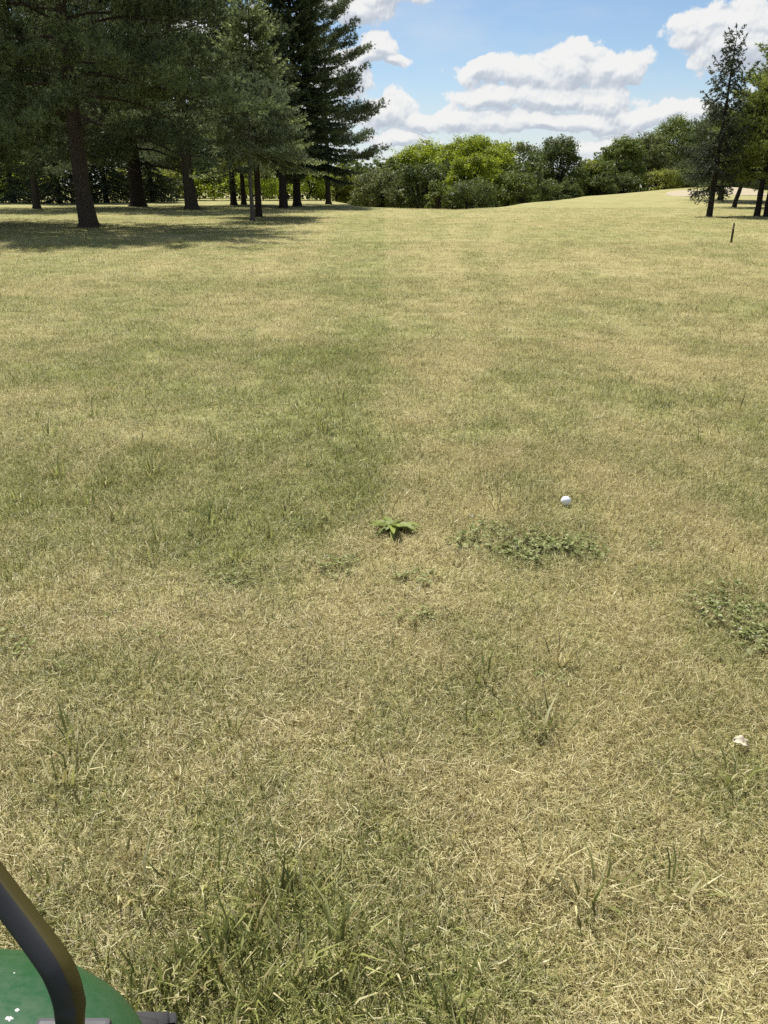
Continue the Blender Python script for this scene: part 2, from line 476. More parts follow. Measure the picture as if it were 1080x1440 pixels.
def M_clover():
    m, t, out = mat_new('clover_leaves')
    geo = t.new('ShaderNodeNewGeometry')
    rnd = geo.outputs['Random Per Island']
    col = t.ramp(rnd, [(0, (0.11, 0.125, 0.04)), (0.6, (0.22, 0.245, 0.09)), (1, (0.42, 0.44, 0.23))])
    leaf_shader(t, out, col, 0.3, 0.0, 0.6)
    return m

def M_plain(name, col, rough=0.6, spec=0.3, var=0.15, scale=30, bump=0.0, metal=0.0, coat=0.0):
    m, t, out = mat_new(name)
    tcx = t.new('ShaderNodeTexCoord')
    n = t.noise(tcx.outputs['Object'], scale, 5, 0.6)
    c2 = tuple(x * (1 - var) for x in col); c3 = tuple(min(1, x * (1 + var)) for x in col)
    bs = t.new('ShaderNodeBsdfPrincipled')
    t.l.new(t.mix(n, C4(c2), C4(c3)), bs.inputs['Base Color'])
    t.put(bs.inputs['Roughness'], t.mapr(n, 0.3, 0.7, rough * 0.85, min(1, rough * 1.15)))
    bs.inputs['Specular IOR Level'].default_value = spec
    bs.inputs['Metallic'].default_value = metal
    bs.inputs['Coat Weight'].default_value = coat
    if bump:
        bp = t.new('ShaderNodeBump'); bp.inputs['Strength'].default_value = bump; bp.inputs['Distance'].default_value = 0.01
        t.l.new(n, bp.inputs['Height']); t.l.new(bp.outputs[0], bs.inputs['Normal'])
    t.l.new(bs.outputs[0], out.inputs[0])
    return m

def M_leaf(name, col, trans=0.35, var=0.5, hue=(1.25, 1.12, 0.7), tipcol=None, gloss=0.03):
    """foliage: each leaf a little different, each clump by its own tint"""
    m, t, out = mat_new(name)
    geo = t.new('ShaderNodeNewGeometry')
    rnd = geo.outputs['Random Per Island']
    a = t.new('ShaderNodeAttribute', attribute_name='tint')
    lo = tuple(x * (1 - var) for x in col); hi = tuple(x * (1 + var) * h for x, h in zip(col, hue))
    f = t.math('ADD', t.math('MULTIPLY', rnd, 0.5), t.math('MULTIPLY', a.outputs['Fac'], 0.5))
    c = t.mix(f, C4(lo), C4(hi))
    if tipcol:
        tp = t.new('ShaderNodeAttribute', attribute_name='tip')
        c = t.mix(tp.outputs['Fac'], c, C4(tipcol))
    leaf_shader(t, out, c, trans, gloss, 0.5)
    return m

def M_bark(name, col, scale=9):
    m, t, out = mat_new(name)
    tcx = t.new('ShaderNodeTexCoord')
    v = t.vmath('MULTIPLY', tcx.outputs['Object'], (1, 1, 0.3))
    n = t.noise(v, scale, 6, 0.7, dist=0.6)
    vo = t.new('ShaderNodeTexVoronoi', feature='DISTANCE_TO_EDGE'); t.put(vo.inputs['Vector'], v); vo.inputs['Scale'].default_value = scale * 1.6
    cr = t.mapr(vo.outputs['Distance'], 0.0, 0.22)
    h = t.math('MULTIPLY', t.math('ADD', n, 0.2), cr)
    col_ = t.mix(h, C4(tuple(x * 0.55 for x in col)), C4(tuple(x * 1.4 for x in col)))
    bs = t.new('ShaderNodeBsdfPrincipled'); t.l.new(col_, bs.inputs['Base Color'])
    bs.inputs['Roughness'].default_value = 0.95; bs.inputs['Specular IOR Level'].default_value = 0.1
    bp = t.new('ShaderNodeBump'); bp.inputs['Strength'].default_value = 1.0; bp.inputs['Distance'].default_value = 0.04
    t.l.new(h, bp.inputs['Height']); t.l.new(bp.outputs[0], bs.inputs['Normal'])
    t.l.new(bs.outputs[0], out.inputs[0])
    return m

MAT = dict(
    ground=M_ground(), blades=M_blades(), clover=M_clover(),
    pine=M_leaf('pine_needles', (0.094, 0.124, 0.070), 0.34, 0.75, (1.4, 1.33, 1.0)),
    pine_grey=M_leaf('pine_needles_greyish', (0.12, 0.15, 0.095), 0.35, 0.45, (1.1, 1.08, 0.85)),
    pine_gold=M_leaf('pine_needles_yellowish', (0.20, 0.255, 0.085), 0.45, 0.4),
    spruce=M_leaf('spruce_needles', (0.052, 0.076, 0.044), 0.22, 0.4, tipcol=(0.15, 0.19, 0.08)),  # paler tip colour paints sunlight onto the bough ends
    spruce_pale=M_leaf('spruce_needles_sunlit_new_growth', (0.12, 0.155, 0.075), 0.4, 0.5, tipcol=(0.46, 0.52, 0.24)),  # tip colour: light new growth, with sun on the boughs painted in
    spruce_thin=M_leaf('spruce_needles_thin', (0.055, 0.072, 0.05), 0.2, 0.35, tipcol=(0.06, 0.075, 0.05)),
    maple=M_leaf('maple_leaves', (0.25, 0.30, 0.018), 0.55, 0.35, (1.1, 1.1, 0.9)),
    mid=M_leaf('mid_green_leaves', (0.125, 0.17, 0.04), 0.45, 0.45),
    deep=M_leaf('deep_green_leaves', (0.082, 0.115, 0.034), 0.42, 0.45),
    grey=M_leaf('grey_green_leaves', (0.12, 0.15, 0.06), 0.42, 0.45),
    lime=M_leaf('lime_leaves', (0.36, 0.46, 0.08), 0.5, 0.4),
    olive=M_leaf('olive_leaves', (0.22, 0.26, 0.055), 0.5, 0.45),
    bark=M_bark('pine_bark', (0.105, 0.082, 0.062), 17),
    bark_dark=M_bark('dark_bark', (0.065, 0.052, 0.042), 17),
    bark_pale=M_bark('pale_grey_bark', (0.17, 0.155, 0.135), 14),
)

ground = link('ground', gm, MAT['ground'])
tag(ground, kind='structure')
del V, Q

# sand bunker let into the slope below the green
def bunker(name, cx, cy, rx, ry, rise, seed, label):
    rg = np.random.default_rng(seed)
    na, nr = 40, 9
    th = np.arange(na) / na * 2 * np.pi
    wob = 1 + 0.16 * np.sin(2 * th + rg.uniform(0, 6)) + 0.10 * np.sin(3 * th + rg.uniform(0, 6)) + 0.05 * np.sin(5 * th)
    rr = np.linspace(0.02, 1, nr)
    X = cx + rx * rr[:, None] * (wob * np.cos(th))[None, :]
    Y = cy + ry * rr[:, None] * (wob * np.sin(th))[None, :]
    Z = terrain(X, Y) + 0.05 + rise * sstep((Y - cy) / ry, -0.9, 0.9) * (1 - 0.0 * rr[:, None])
    Vb = np.stack([X, Y, Z], -1).reshape(-1, 3)
    skirt = np.stack([X[-1], Y[-1], terrain(X[-1], Y[-1]) - 0.3], -1)
    Vb = np.concatenate([Vb, skirt])
    i = np.arange(nr)[:, None] * na; j = np.arange(na)[None, :]; j2 = (j + 1) % na
    q = np.stack([i + j, i + j2, i + na + j2, i + na + j], -1).reshape(-1, 4)
    me = mesh_np(name, Vb, quads=q, smooth=True)
    o = link(name, me, MSAND)
    tag(o, label, 'bunker', 'sand bunkers beside the green')
    return o
MSAND = M_plain('bunker_sand', (0.40, 0.34, 0.23), 0.95, 0.1, 0.15, 2.0, 0.3)
Yb = 88
bunker('sand_bunker', xat(966, Yb), Yb, 2.1, 3.4, 0.24, 3, 'long pale sand bunker cut into the slope just left of the drooping spruce')
bunker('sand_bunker', xat(1046, Yb), Yb + 1, 3.2, 3.2, 0.25, 5, 'pale sand bunker seen between the trunks right of the drooping spruce')

# ------------------------------------------------------------------ trees
def needles(C, A, k, L, wdt, spread, rg, tint):
    """k thin triangles round every centre C, leaning about the axis A"""
    n = len(C)
    Cn = np.repeat(C, k, 0); An = np.repeat(A, k, 0)
    D = unit(An + spread * rg.normal(0, 1, (n * k, 3)))
    P = unit(np.cross(D, rg.normal(0, 1, (n * k, 3))))
    ln = L * rg.uniform(0.7, 1.25, (n * k, 1)); wd = wdt * rg.uniform(0.7, 1.3, (n * k, 1))
    V = np.stack([Cn - P * wd, Cn + P * wd, Cn + D * ln], 1).reshape(-1, 3)
    return V, np.repeat(np.repeat(tint, k), 3)

def crown_mesh(name, parts, tips=None):
    V = np.concatenate([p[0] for p in parts]); T = np.concatenate([p[1] for p in parts])
    me = mesh_np(name, V, tris=np.arange(len(V)).reshape(-1, 3))
    attr(me, 'tint', T)
    if tips is not None: attr(me, 'tip', np.concatenate(tips))
    return me

def trunk_pts(rg, Ht, r0, lean=(0, 0), n=12, wob=0.12):
    t = np.linspace(0, 1, n)
    p = np.zeros((n, 3)); p[:, 2] = t * Ht - 0.15 * (t == 0)
    p[:, 0] = lean[0] * t + wob * np.cumsum(rg.normal(0, 0.3, n)) * (t > 0); p[:, 1] = lean[1] * t + wob * np.cumsum(rg.normal(0, 0.3, n)) * (t > 0)
    r = r0 * ((1 - t) ** 0.85 * 0.92 + 0.04)
    r[0] = r0 * 1.55; 
    # extra rings near the ground for the flare
    p = np.insert(p, 1, p[0] + (p[1] - p[0]) * 0.28, 0); r = np.insert(r, 1, r0 * 1.06)
    return p, r

def make_pine(name, loc, label, Ht, Rc, zb, r0, seed, nl=44, mat='pine', bark='bark', droop=0.10, tuft=38, nlen=0.17, k=9, lean=(0, 0), shape='round', clump=0.30, low=0.0, group=None, dead=0, cat='pine tree', width=0.017):
    rg = np.random.default_rng(seed)
    e = empty(name, loc, label, cat, group)
    wood = TubeB(); limbs = TubeB()
    tp, tr = trunk_pts(rg, Ht, r0, lean, wob=0.07)
    wood.tube(tp, tr, 14, lump=0.05, rg=rg)
    Cs, As, Ts = [], [], []
    for i in range(nl):
        t = (i + rg.uniform(0, 1)) / nl
        z = zb + (Ht - zb) * t ** 0.92 * 0.97
        base = np.array([np.interp(z, tp[:, 2], tp[:, 0]), np.interp(z, tp[:, 2], tp[:, 1]), z])
        a = i * 2.399 + rg.uniform(-0.4, 0.4)
        if shape == 'round': prof = (1 - t ** 2.2) ** 0.6 * (0.82 + 0.18 * min(1, t / 0.15))
        elif shape == 'cone': prof = (1 - t) ** 0.75 * 0.95 + 0.06
        else: prof = (1 - t) ** 0.6 * 0.9 + 0.08
        L = Rc * prof * rg.uniform(0.72, 1.12) + 0.3
        hd = np.array([math.cos(a), math.sin(a), 0])
        rise = (low + (0.75 - low) * t) + rg.uniform(-0.12, 0.12)
        s = np.linspace(0, 1, 7)[:, None]
        pts = base + hd * L * s + np.array([0, 0, 1]) * L * (rise * s - (droop + 0.12 * (1 - t)) * s ** 2) + np.cumsum(rg.normal(0, 0.035 * L ** 0.5, (7, 3)), 0) * (s > 0)
        rl = max(0.018, min(0.09, r0 * 0.22) * (1 - 0.7 * t)) * np.linspace(1, 0.2, 7)
        limbs.tube(pts, rl, 6)
        ltint = rg.uniform(0, 1)
        for sv in np.linspace(0.28, 1.0, max(3, int(2 + L * 1.3))):
            b0 = np.array([np.interp(sv, s[:, 0], pts[:, q]) for q in range(3)])
            for side in (-1, 1) if sv < 0.97 else (0,):
                aa = a + side * rg.uniform(0.45, 1.15)
                l2 = min(1.7, (0.28 + 0.34 * (1 - sv)) * L * rg.uniform(0.7, 1.15) + 0.22)
                d2 = unit(np.array([math.cos(aa), math.sin(aa), rise * 0.3 + rg.uniform(-0.1, 0.3)]))
                q = np.linspace(0, 1, 4)[:, None]
                p2 = b0 + d2 * l2 * q + np.array([0, 0, 1]) * l2 * (0.18 * q ** 2 - 0.1 * (1 - t) * q)
                limbs.tube(p2, np.linspace(0.016, 0.005, 4), 4)
                m = int(tuft * (0.45 + l2 * 0.5))
                u = rg.uniform(0.35, 1.05, m)
                c = b0 + d2 * l2 * u[:, None]
                c[:, 2] += l2 * (0.18 * u ** 2 - 0.1 * (1 - t) * u)
                off = rg.normal(0, 1, (m, 3)) * clump * np.array([0.62, 0.62, 0.34])
                Cs.append(c + off)
                As.append(unit(d2[None] * 0.5 + np.array([0, 0, 0.55]) + off * 1.1 + 0.35 * rg.normal(0, 1, (m, 3))))
                Ts.append(np.clip(ltint * 0.45 + rg.uniform(0, 0.75) - 0.1, 0, 1) * np.ones(m))
    # a few bare dead twigs low in the crown
    dt = TubeB()
    for i in range(dead):
        a = rg.uniform(0, 6.283); z = zb * rg.uniform(0.6, 1.0) + rg.uniform(0, 2.5)
        L = rg.uniform(0.6, 2.2)
        s = np.linspace(0, 1, 6)[:, None]
        hd = np.array([math.cos(a), math.sin(a), rg.uniform(-0.5, 0.2)])
        pts = np.array([tp[2, 0], tp[2, 1], z]) + hd * L * s + np.cumsum(rg.normal(0, 0.07, (6, 3)), 0)
        dt.tube(pts, np.linspace(0.022, 0.004, 6), 4)
    link('trunk', wood.mesh('trunk'), MAT[bark], e)
    link('limbs', limbs.mesh('limbs'), MAT[bark], e)
    if dead: link('dead_twigs', dt.mesh('dead_twigs'), MAT['bark_pale'], e)['kind'] = 'stuff'
    C = np.concatenate(Cs); A = np.concatenate(As); T = np.concatenate(Ts)
    keep = C[:, 2] > 0.5
    me = crown_mesh('crown', [needles(C[keep], A[keep], k, nlen, width, 0.55, rg, T[keep])])
    link('crown', me, MAT[mat], e)
    return e

def make_spruce(name, loc, label, Ht, Rc, zb, r0, seed, mat='spruce', bark='bark_dark', step=0.36, nb=7, dens=1.0, hang=0.25, power=0.85, tipshare=0.3, miss=0.0, e0=-0.15, upturn=0.28, group=None, nlen=0.11, width=0.022, cat='spruce tree', jit=0.12):
    rg = np.random.default_rng(seed)
    e = empty(name, loc, label, cat, group)
    wood = TubeB(); limbs = TubeB()
    tp, tr = trunk_pts(rg, Ht, r0, wob=0.03)
    wood.tube(tp, tr, 12, lump=0.04, rg=rg)
    parts, tips = [], []
    z = zb
    wi = 0
    while z < Ht - 0.12:
        t = (z - zb) / (Ht - zb)
        for b in range(nb if t < 0.85 else 5):
            if rg.uniform() < miss: continue
            a = wi * 0.9 + b * 6.283 / nb + rg.uniform(-0.3, 0.3)
            L = (Rc * (1 - t) ** power * rg.uniform(1 - jit * 1.6, 1 + jit) + 0.14)
            zz = z + rg.uniform(-0.5, 0.5) * step
            hd = np.array([math.cos(a), math.sin(a), 0]); sd = np.array([-math.sin(a), math.cos(a), 0]); up = np.array([0, 0, 1.0])
            el0 = e0 + 0.75 * t ** 1.5 + rg.uniform(-0.1, 0.1)
            dr = 0.30 * (1 - t) + 0.05
            s = np.linspace(0, 1, 7)
            def P(s):
                s = np.asarray(s)[..., None]
                return np.array([0, 0, zz]) + hd * L * s + up * L * (el0 * s - dr * s ** 2 + upturn * s ** 3)
            limbs.tube(P(s), np.linspace(max(0.012, 0.03 * (1 - t)), 0.004, 7), 4)
            n = max(5, int(L / 0.085 * dens))
            u = np.clip(np.linspace(0.12, 1.0, n) + rg.normal(0, 0.02, n), 0.05, 1.02)
            side = np.where(np.arange(n) % 2 == 0, 1.0, -1.0)
            lt = np.minimum(0.75, 0.14 + 0.36 * L * (1 - u) + 0.05) * rg.uniform(0.7, 1.2, n)
            B = P(u)
            tang = unit(hd + up * (el0 - 2 * dr * u + 3 * upturn * u ** 2)[:, None])
            D = unit(tang * 0.75 + sd * side[:, None] * 0.8 - up * hang * rg.uniform(0.3, 1.4, (n, 1)))
            last = np.arange(n) >= n - 2
            D[last] = tang[last]
            # needles along every twig
            m = np.maximum(4, (lt / 0.030 * dens).astype(int))
            idx = np.repeat(np.arange(n), m)
            v = rg.uniform(0.0, 1.0, len(idx))
            Cn = B[idx] + D[idx] * (lt[idx] * v)[:, None] - up * (hang * 0.5 * lt[idx] * v ** 2)[:, None] + rg.normal(0, 0.018, (len(idx), 3))
            V, T = needles(Cn, D[idx], 1, nlen, width, 0.5, rg, np.full(len(idx), rg.uniform(0, 1)))
            parts.append((V, T))
            tp_ = np.clip((v - 0.55) * 2.5, 0, 1) * np.clip((u[idx] - 0.25) * 2, 0, 1) * (rg.uniform(0, 1, len(idx)) < tipshare + 0.3) * min(1, tipshare * 2.2)
            tips.append(np.repeat(tp_, 3))
        z += step * (1.0 if t < 0.6 else 0.8); wi += 1
    link('trunk', wood.mesh('trunk'), MAT[bark], e)
    link('limbs', limbs.mesh('limbs'), MAT[bark], e)
    link('crown', crown_mesh('crown', parts, tips), MAT[mat], e)
    return e

def make_leafy(name, loc, label, Ht, Rx, zb, seed, mat, cat='tree', nlobe=44, leaves=200, leaf=0.26, lobe=0.26, r0=0.2, bark='bark_dark', group=None, Ry=None, squash=1.0, airy=0.0, top=0.0, stems=1):
    rg = np.random.default_rng(seed)
    e = empty(name, loc, label, cat, group)
    Ry = Ry or Rx
    cz = (Ht + zb) / 2; Rz = (Ht - zb) / 2
    wood = TubeB(); limbs = TubeB()
    fork = max(0.35, zb * 0.9)
    for sidx in range(stems):
        a = rg.uniform(0, 6.283); off = np.array([math.cos(a), math.sin(a), 0]) * (0.0 if stems == 1 else Rx * 0.25)
        s = np.linspace(0, 1, 7)[:, None]
        pts = off * (0.3 + 0.7 * s) + np.array([0, 0, 1]) * (fork + Rz * 0.9) * s + np.cumsum(rg.normal(0, 0.05 * Ht / 8, (7, 3)), 0) * (s > 0)
        pts[0, 2] = -0.3
        rr = r0 / math.sqrt(stems) * np.linspace(1, 0.28, 7); rr[0] *= 1.3
        wood.tube(pts, rr, 8, lump=0.05, rg=rg)
    parts = []
    dirs = unit(rg.normal(0, 1, (nlobe, 3)))
    dirs[:, 2] = np.where(dirs[:, 2] < -0.55, -dirs[:, 2], dirs[:, 2])
    rad = rg.uniform(0.56, 0.86, nlobe)
    LC = dirs * rad[:, None] * np.array([Rx, Ry, Rz]) * (1 - 0.0)
    # widest below the middle for bushes, above it for trees
    LC[:, :2] *= (1 - top * (LC[:, 2:3] / Rz))
    LC[:, 2] += cz
    for i in range(nlobe):
        c = LC[i]
        lr = lobe * Rx * rg.uniform(0.75, 1.3)
        s = np.linspace(0, 1, 5)[:, None]
        st = np.array([0, 0, fork + Rz * rg.uniform(0.0, 0.6)])
        pts = st + (c - st) * s + np.array([0, 0, 0.12 * Rz]) * (s * (1 - s) * 2) + rg.normal(0, 0.03 * Rx, (5, 3)) * (s > 0) * (s < 1)
        limbs.tube(pts, np.linspace(r0 * 0.36, 0.015, 5), 5)
        n = int(leaves * 1.5 * rg.uniform(0.7, 1.2) * (1 - airy * rg.uniform(0, 1)))
        # leaves sit in sprays: sub-clumps inside the lobe
        ns = 9
        sc = unit(rg.normal(0, 1, (ns, 3))) * lr * rg.uniform(0.45, 1.0, (ns, 1)) * np.array([1, 1, 0.75])
        pick = rg.integers(0, ns, n)
        p = c + sc[pick] + rg.normal(0, 0.25 * lr, (n, 3)) * np.array([1, 1, 0.6])
        outw = unit(p - (c - np.array([0, 0, 0.4 * lr])))
        N = unit(outw * 0.8 + np.array([0, 0, 0.5]) + 0.75 * rg.normal(0, 1, (n, 3)))
        U = unit(np.cross(N, rg.normal(0, 1, (n, 3)))); Wv = np.cross(N, U)
        sz = leaf * 0.9 * rg.uniform(0.6, 1.25, (n, 1))
        q = np.stack([p - U * sz * 0.5, p + Wv * sz * 0.30 - N * sz * 0.06, p + U * sz * 0.5 , p - Wv * sz * 0.30 - N * sz * 0.06], 1).reshape(-1, 3)
        parts.append((q, np.repeat(np.full(n, np.clip(rg.normal(0.5, 0.25), 0, 1)), 4)))
    V = np.concatenate([p[0] for p in parts]); T = np.concatenate([p[1] for p in parts])
    keep = np.repeat(V.reshape(-1, 4, 3)[:, :, 2].min(1) > 0.05, 4)
    V, T = V[keep], T[keep]
    me = mesh_np('crown', V, quads=np.arange(len(V)).reshape(-1, 4)); attr(me, 'tint', T)
    link('trunk', wood.mesh('trunk'), MAT[bark], e)
    link('limbs', limbs.mesh('limbs'), MAT[bark], e)
    link('crown', me, MAT[mat], e)
    return e

def spot(px, Y, dz=0.0):
    x = xat(px, Y)
    return (x, Y, float(terrain(x, Y)) + dz)

# --- the conifers on the left
make_pine('pine_tree', spot(126, 27.4), 'big dark pine at far left whose thick furrowed trunk stands nearest', 11.5, 5.0, 3.3, 0.28, 101, nl=54, low=-0.05, lean=(0.15, 0.0), dead=26, clump=0.26, tuft=46)
make_pine('pine_tree', spot(-92, 30.5), 'dark pine cut by the left edge with only its outer branches showing', 11.5, 4.6, 2.4, 0.3, 102, nl=50, low=-0.05, clump=0.32, tuft=44)
make_pine('pine_tree', spot(270, 49.0), 'dark pine with a leaning trunk behind the slender pale trunk', 14.5, 5.2, 3.9, 0.36, 103, nl=52, low=-0.02, lean=(-0.5, 0), clump=0.36, tuft=42, dead=6)
make_pine('pine_tree', spot(52, 50.0), 'dark pine standing back in the shade left of the thick trunk', 14.0, 5.0, 2.6, 0.2, 108, nl=46, low=-0.02, clump=0.38, tuft=40)
make_pine('pine_tree', spot(194, 56.0), 'dark pine with a stout black trunk deep in the shade behind', 15.0, 5.4, 2.6, 0.5, 109, nl=46, low=-0.04, clump=0.4, tuft=40, bark='bark_dark')
make_pine('pine_tree', spot(355, 32.6), 'small greyish pine on a slender pale trunk before the spruces', 4.5, 1.55, 2.2, 0.10, 104, nl=26, mat='pine_grey', bark='bark_pale', low=0.12, clump=0.19, tuft=34, nlen=0.15)
make_spruce('spruce_tree', spot(364, 37.0), 'pale green spruce with light new growth on its tips', 8.7, 2.75, 2.55, 0.16, 105, mat='spruce_pale', dens=1.5, tipshare=0.45, hang=0.22, step=0.42, jit=0.16)
make_spruce('spruce_tree', spot(418, 56.0), 'tall dense dark spruce right of the pale spruce', 17.0, 3.9, 2.8, 0.26, 106, dens=1.55, tipshare=0.42, step=0.46, nb=8, power=0.62, hang=0.3, width=0.028, nlen=0.14)
make_spruce('spruce_tree', spot(399, 52.0), 'dark spruce hidden behind the pale one, its bare trunk showing below', 10.0, 2.6, 3.1, 0.27, 110, dens=0.8, tipshare=0.2, step=0.5, nb=7, hang=0.3, width=0.028, nlen=0.14)
make_pine('pine_tree', spot(462, 63.0), 'open white pine with tiered plumes against the sky', 13.7, 3.7, 2.7, 0.2, 107, nl=30, mat='pine_grey', bark='bark_dark', low=0.10, droop=-0.16, shape='tier', clump=0.27, tuft=52, nlen=0.21, width=0.018)
make_spruce('spruce_tree', spot(329, 60.0), 'dark spruce on a thin trunk between leaning pine and slender pale trunk', 13.0, 3.2, 3.3, 0.22, 111, dens=0.75, step=0.5, nb=7, hang=0.3, width=0.03, nlen=0.15, tipshare=0.15)
make_spruce('spruce_tree', spot(343, 62.0), 'dark spruce whose thin trunk shows just left of slender pale trunk', 12.0, 3.0, 3.3, 0.2, 112, dens=0.7, step=0.5, nb=7, hang=0.3, width=0.03, nlen=0.15, tipshare=0.15)
# a row of dense low-branched conifers closes the dark wood behind the trunks at the left
for i, (px, Y, Hh, Rr, lab) in enumerate([(85, 66, 13, 3.4, 'low-branched black-green conifer in deep shade left of the thick trunk'), (150, 69, 14, 3.6, 'low-branched black-green conifer straight behind the thick trunk'),
                                     (215, 72, 13, 3.2, 'low-branched black-green conifer behind the stout black trunk'), (20, 70, 14, 3.6, 'low-branched black-green conifer at the left edge of the wood')]):
    make_spruce('conifer_tree', spot(px, Y), lab, Hh, Rr, 0.5, 0.2, 130 + i, dens=0.6, step=0.5, nb=8, power=0.5, hang=0.3, width=0.04, nlen=0.18, tipshare=0.1, cat='conifer', group='dark conifers closing the wood at the left')

# --- conifers on the right
make_spruce('spruce_tree', spot(997, 37.0), 'thin ragged spruce with drooping branches standing alone at right', 7.15, 1.5, 1.25, 0.135, 120, mat='spruce_thin', bark='bark_dark', dens=1.45, step=0.44, nb=5, power=0.75, hang=0.75, tipshare=0.15, miss=0.12, e0=0.05, upturn=0.34, width=0.026, nlen=0.11, jit=0.4)
make_pine('pine_tree', spot(1064, 37.5), 'yellowish pine at the right edge, the left of the paired trunks', 5.2, 1.5, 1.3, 0.14, 121, nl=40, mat='pine_gold', bark='bark_dark', low=0.0, clump=0.24, tuft=34, nlen=0.15, droop=0.0)
make_pine('pine_tree', spot(1079, 37.2), 'yellowish pine at the right edge, the right of the paired trunks', 6.7, 1.7, 1.4, 0.16, 122, nl=40, mat='pine_gold', bark='bark_dark', low=0.0, clump=0.24, tuft=34, nlen=0.15, droop=0.0)
make_pine('pine_tree', spot(1032, 52.0), 'small pine with a leaning forked trunk behind the paired trunks', 4.6, 2.0, 1.4, 0.15, 123, nl=34, mat='pine', bark='bark_dark', low=0.0, clump=0.28, tuft=32, lean=(0.9, 0))
make_pine('pine_tree', spot(1012, 64.0), 'dark pine with a thick trunk in the shade by the bunkers', 5.8, 2.8, 1.5, 0.24, 124, nl=40, mat='pine', bark='bark_dark', low=0.0, clump=0.36, tuft=32)
make_pine('pine_tree', spot(1068, 60.0), 'dark pine in the shade between the bunker and right edge', 6.2, 2.8, 1.4, 0.2, 125, nl=36, mat='pine', bark='bark_dark', low=0.0, clump=0.36, tuft=30)

# --- bright bushes behind the left conifers
SHRUBS = [(-20, 78, 2.5, 2.4, 'lime'), (18, 80, 2.9, 2.6, 'lime'), (56, 83, 3.0, 2.2, 'mid'), (178, 82, 2.4, 1.8, 'mid'), (234, 79, 3.0, 2.2, 'olive'), (262, 82, 3.2, 2.2, 'mid'), (300, 80, 3.1, 2.2, 'lime'), (338, 84, 3.3, 2.0, 'mid'),
          (368, 80, 3.1, 2.1, 'lime'), (404, 83, 3.2, 2.0, 'mid'), (436, 80, 2.9, 2.0, 'lime'), (472, 82, 3.2, 2.0, 'olive'), (500, 84, 3.4, 2.2, 'mid')]
SHLAB = ['bright lime bush cut by the left edge behind the pines', 'bright lime bush low behind the pines at far left', 'mid green bush left of the thick trunk in half shade', 'mid green bush just right of the thick trunk in half shade',
         'olive green bush right of the stout black trunk', 'mid green bush straight behind the leaning trunk', 'bright lime bush right of the leaning trunk', 'mid green bush behind the two thin dark trunks', 'bright lime bush right of the slender pale trunk',
         'mid green bush behind the bare trunk of the hidden spruce', 'bright lime bush left of the white pine trunk', 'olive green bush right of the white pine trunk', 'mid green bush where the pines end and open sky begins']
for i, ((px, Y, Hh, Rr, mm), lab) in enumerate(zip(SHRUBS, SHLAB)):
    make_leafy('bush', spot(px, Y), lab, Hh * 1.15, Rr * 1.1, -0.5, 200 + i, {'mid': 'olive'}.get(mm, mm), 'bush', nlobe=34, leaves=170, leaf=0.22, lobe=0.34, r0=0.06, group='bushes behind the left conifers', stems=3)

# --- thick undergrowth that closes the wood behind all of them: one mass nobody could count
def undergrowth():
    rg = np.random.default_rng(909)
    Ps, Ts = [], []
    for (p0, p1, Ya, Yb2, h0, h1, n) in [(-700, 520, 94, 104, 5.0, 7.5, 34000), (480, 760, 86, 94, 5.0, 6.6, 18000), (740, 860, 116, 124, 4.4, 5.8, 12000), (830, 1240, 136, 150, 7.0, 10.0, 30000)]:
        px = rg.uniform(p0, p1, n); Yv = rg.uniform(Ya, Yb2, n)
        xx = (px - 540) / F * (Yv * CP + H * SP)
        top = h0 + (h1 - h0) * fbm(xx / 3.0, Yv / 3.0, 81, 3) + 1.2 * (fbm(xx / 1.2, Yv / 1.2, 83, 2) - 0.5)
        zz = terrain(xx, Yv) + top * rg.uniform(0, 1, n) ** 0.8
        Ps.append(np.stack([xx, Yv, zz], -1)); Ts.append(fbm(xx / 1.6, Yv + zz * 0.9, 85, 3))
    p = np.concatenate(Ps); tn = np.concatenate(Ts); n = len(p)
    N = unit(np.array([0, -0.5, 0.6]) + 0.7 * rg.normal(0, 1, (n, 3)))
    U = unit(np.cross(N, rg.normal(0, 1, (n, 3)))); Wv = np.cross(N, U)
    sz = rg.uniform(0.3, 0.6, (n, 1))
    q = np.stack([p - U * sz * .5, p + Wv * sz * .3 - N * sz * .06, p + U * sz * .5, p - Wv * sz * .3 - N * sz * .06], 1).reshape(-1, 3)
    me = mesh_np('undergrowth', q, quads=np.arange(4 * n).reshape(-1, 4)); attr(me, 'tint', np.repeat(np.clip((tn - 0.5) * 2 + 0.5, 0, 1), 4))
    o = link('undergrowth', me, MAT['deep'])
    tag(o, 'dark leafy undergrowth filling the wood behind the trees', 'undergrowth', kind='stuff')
undergrowth()

# --- the wood beyond: deciduous trees, nearest first
def far_tree(px, top_py, base_py, Y, wpx, mat, label, seed, cat='tree', dz=-0.4, **kw):
    x = xat(px, Y)
    z0 = float(terrain(x, Y)) + dz
    ht = zat(px, top_py, Y) - z0
    rx = wpx / F * (Y * CP) / 2
    kw.setdefault('zb', 0.3)
    zb = kw.pop('zb')
    return make_leafy('bush' if cat == 'bush' else 'broadleaf_tree', (x, Y, z0), label, ht, rx, zb, seed, mat, cat, **kw)

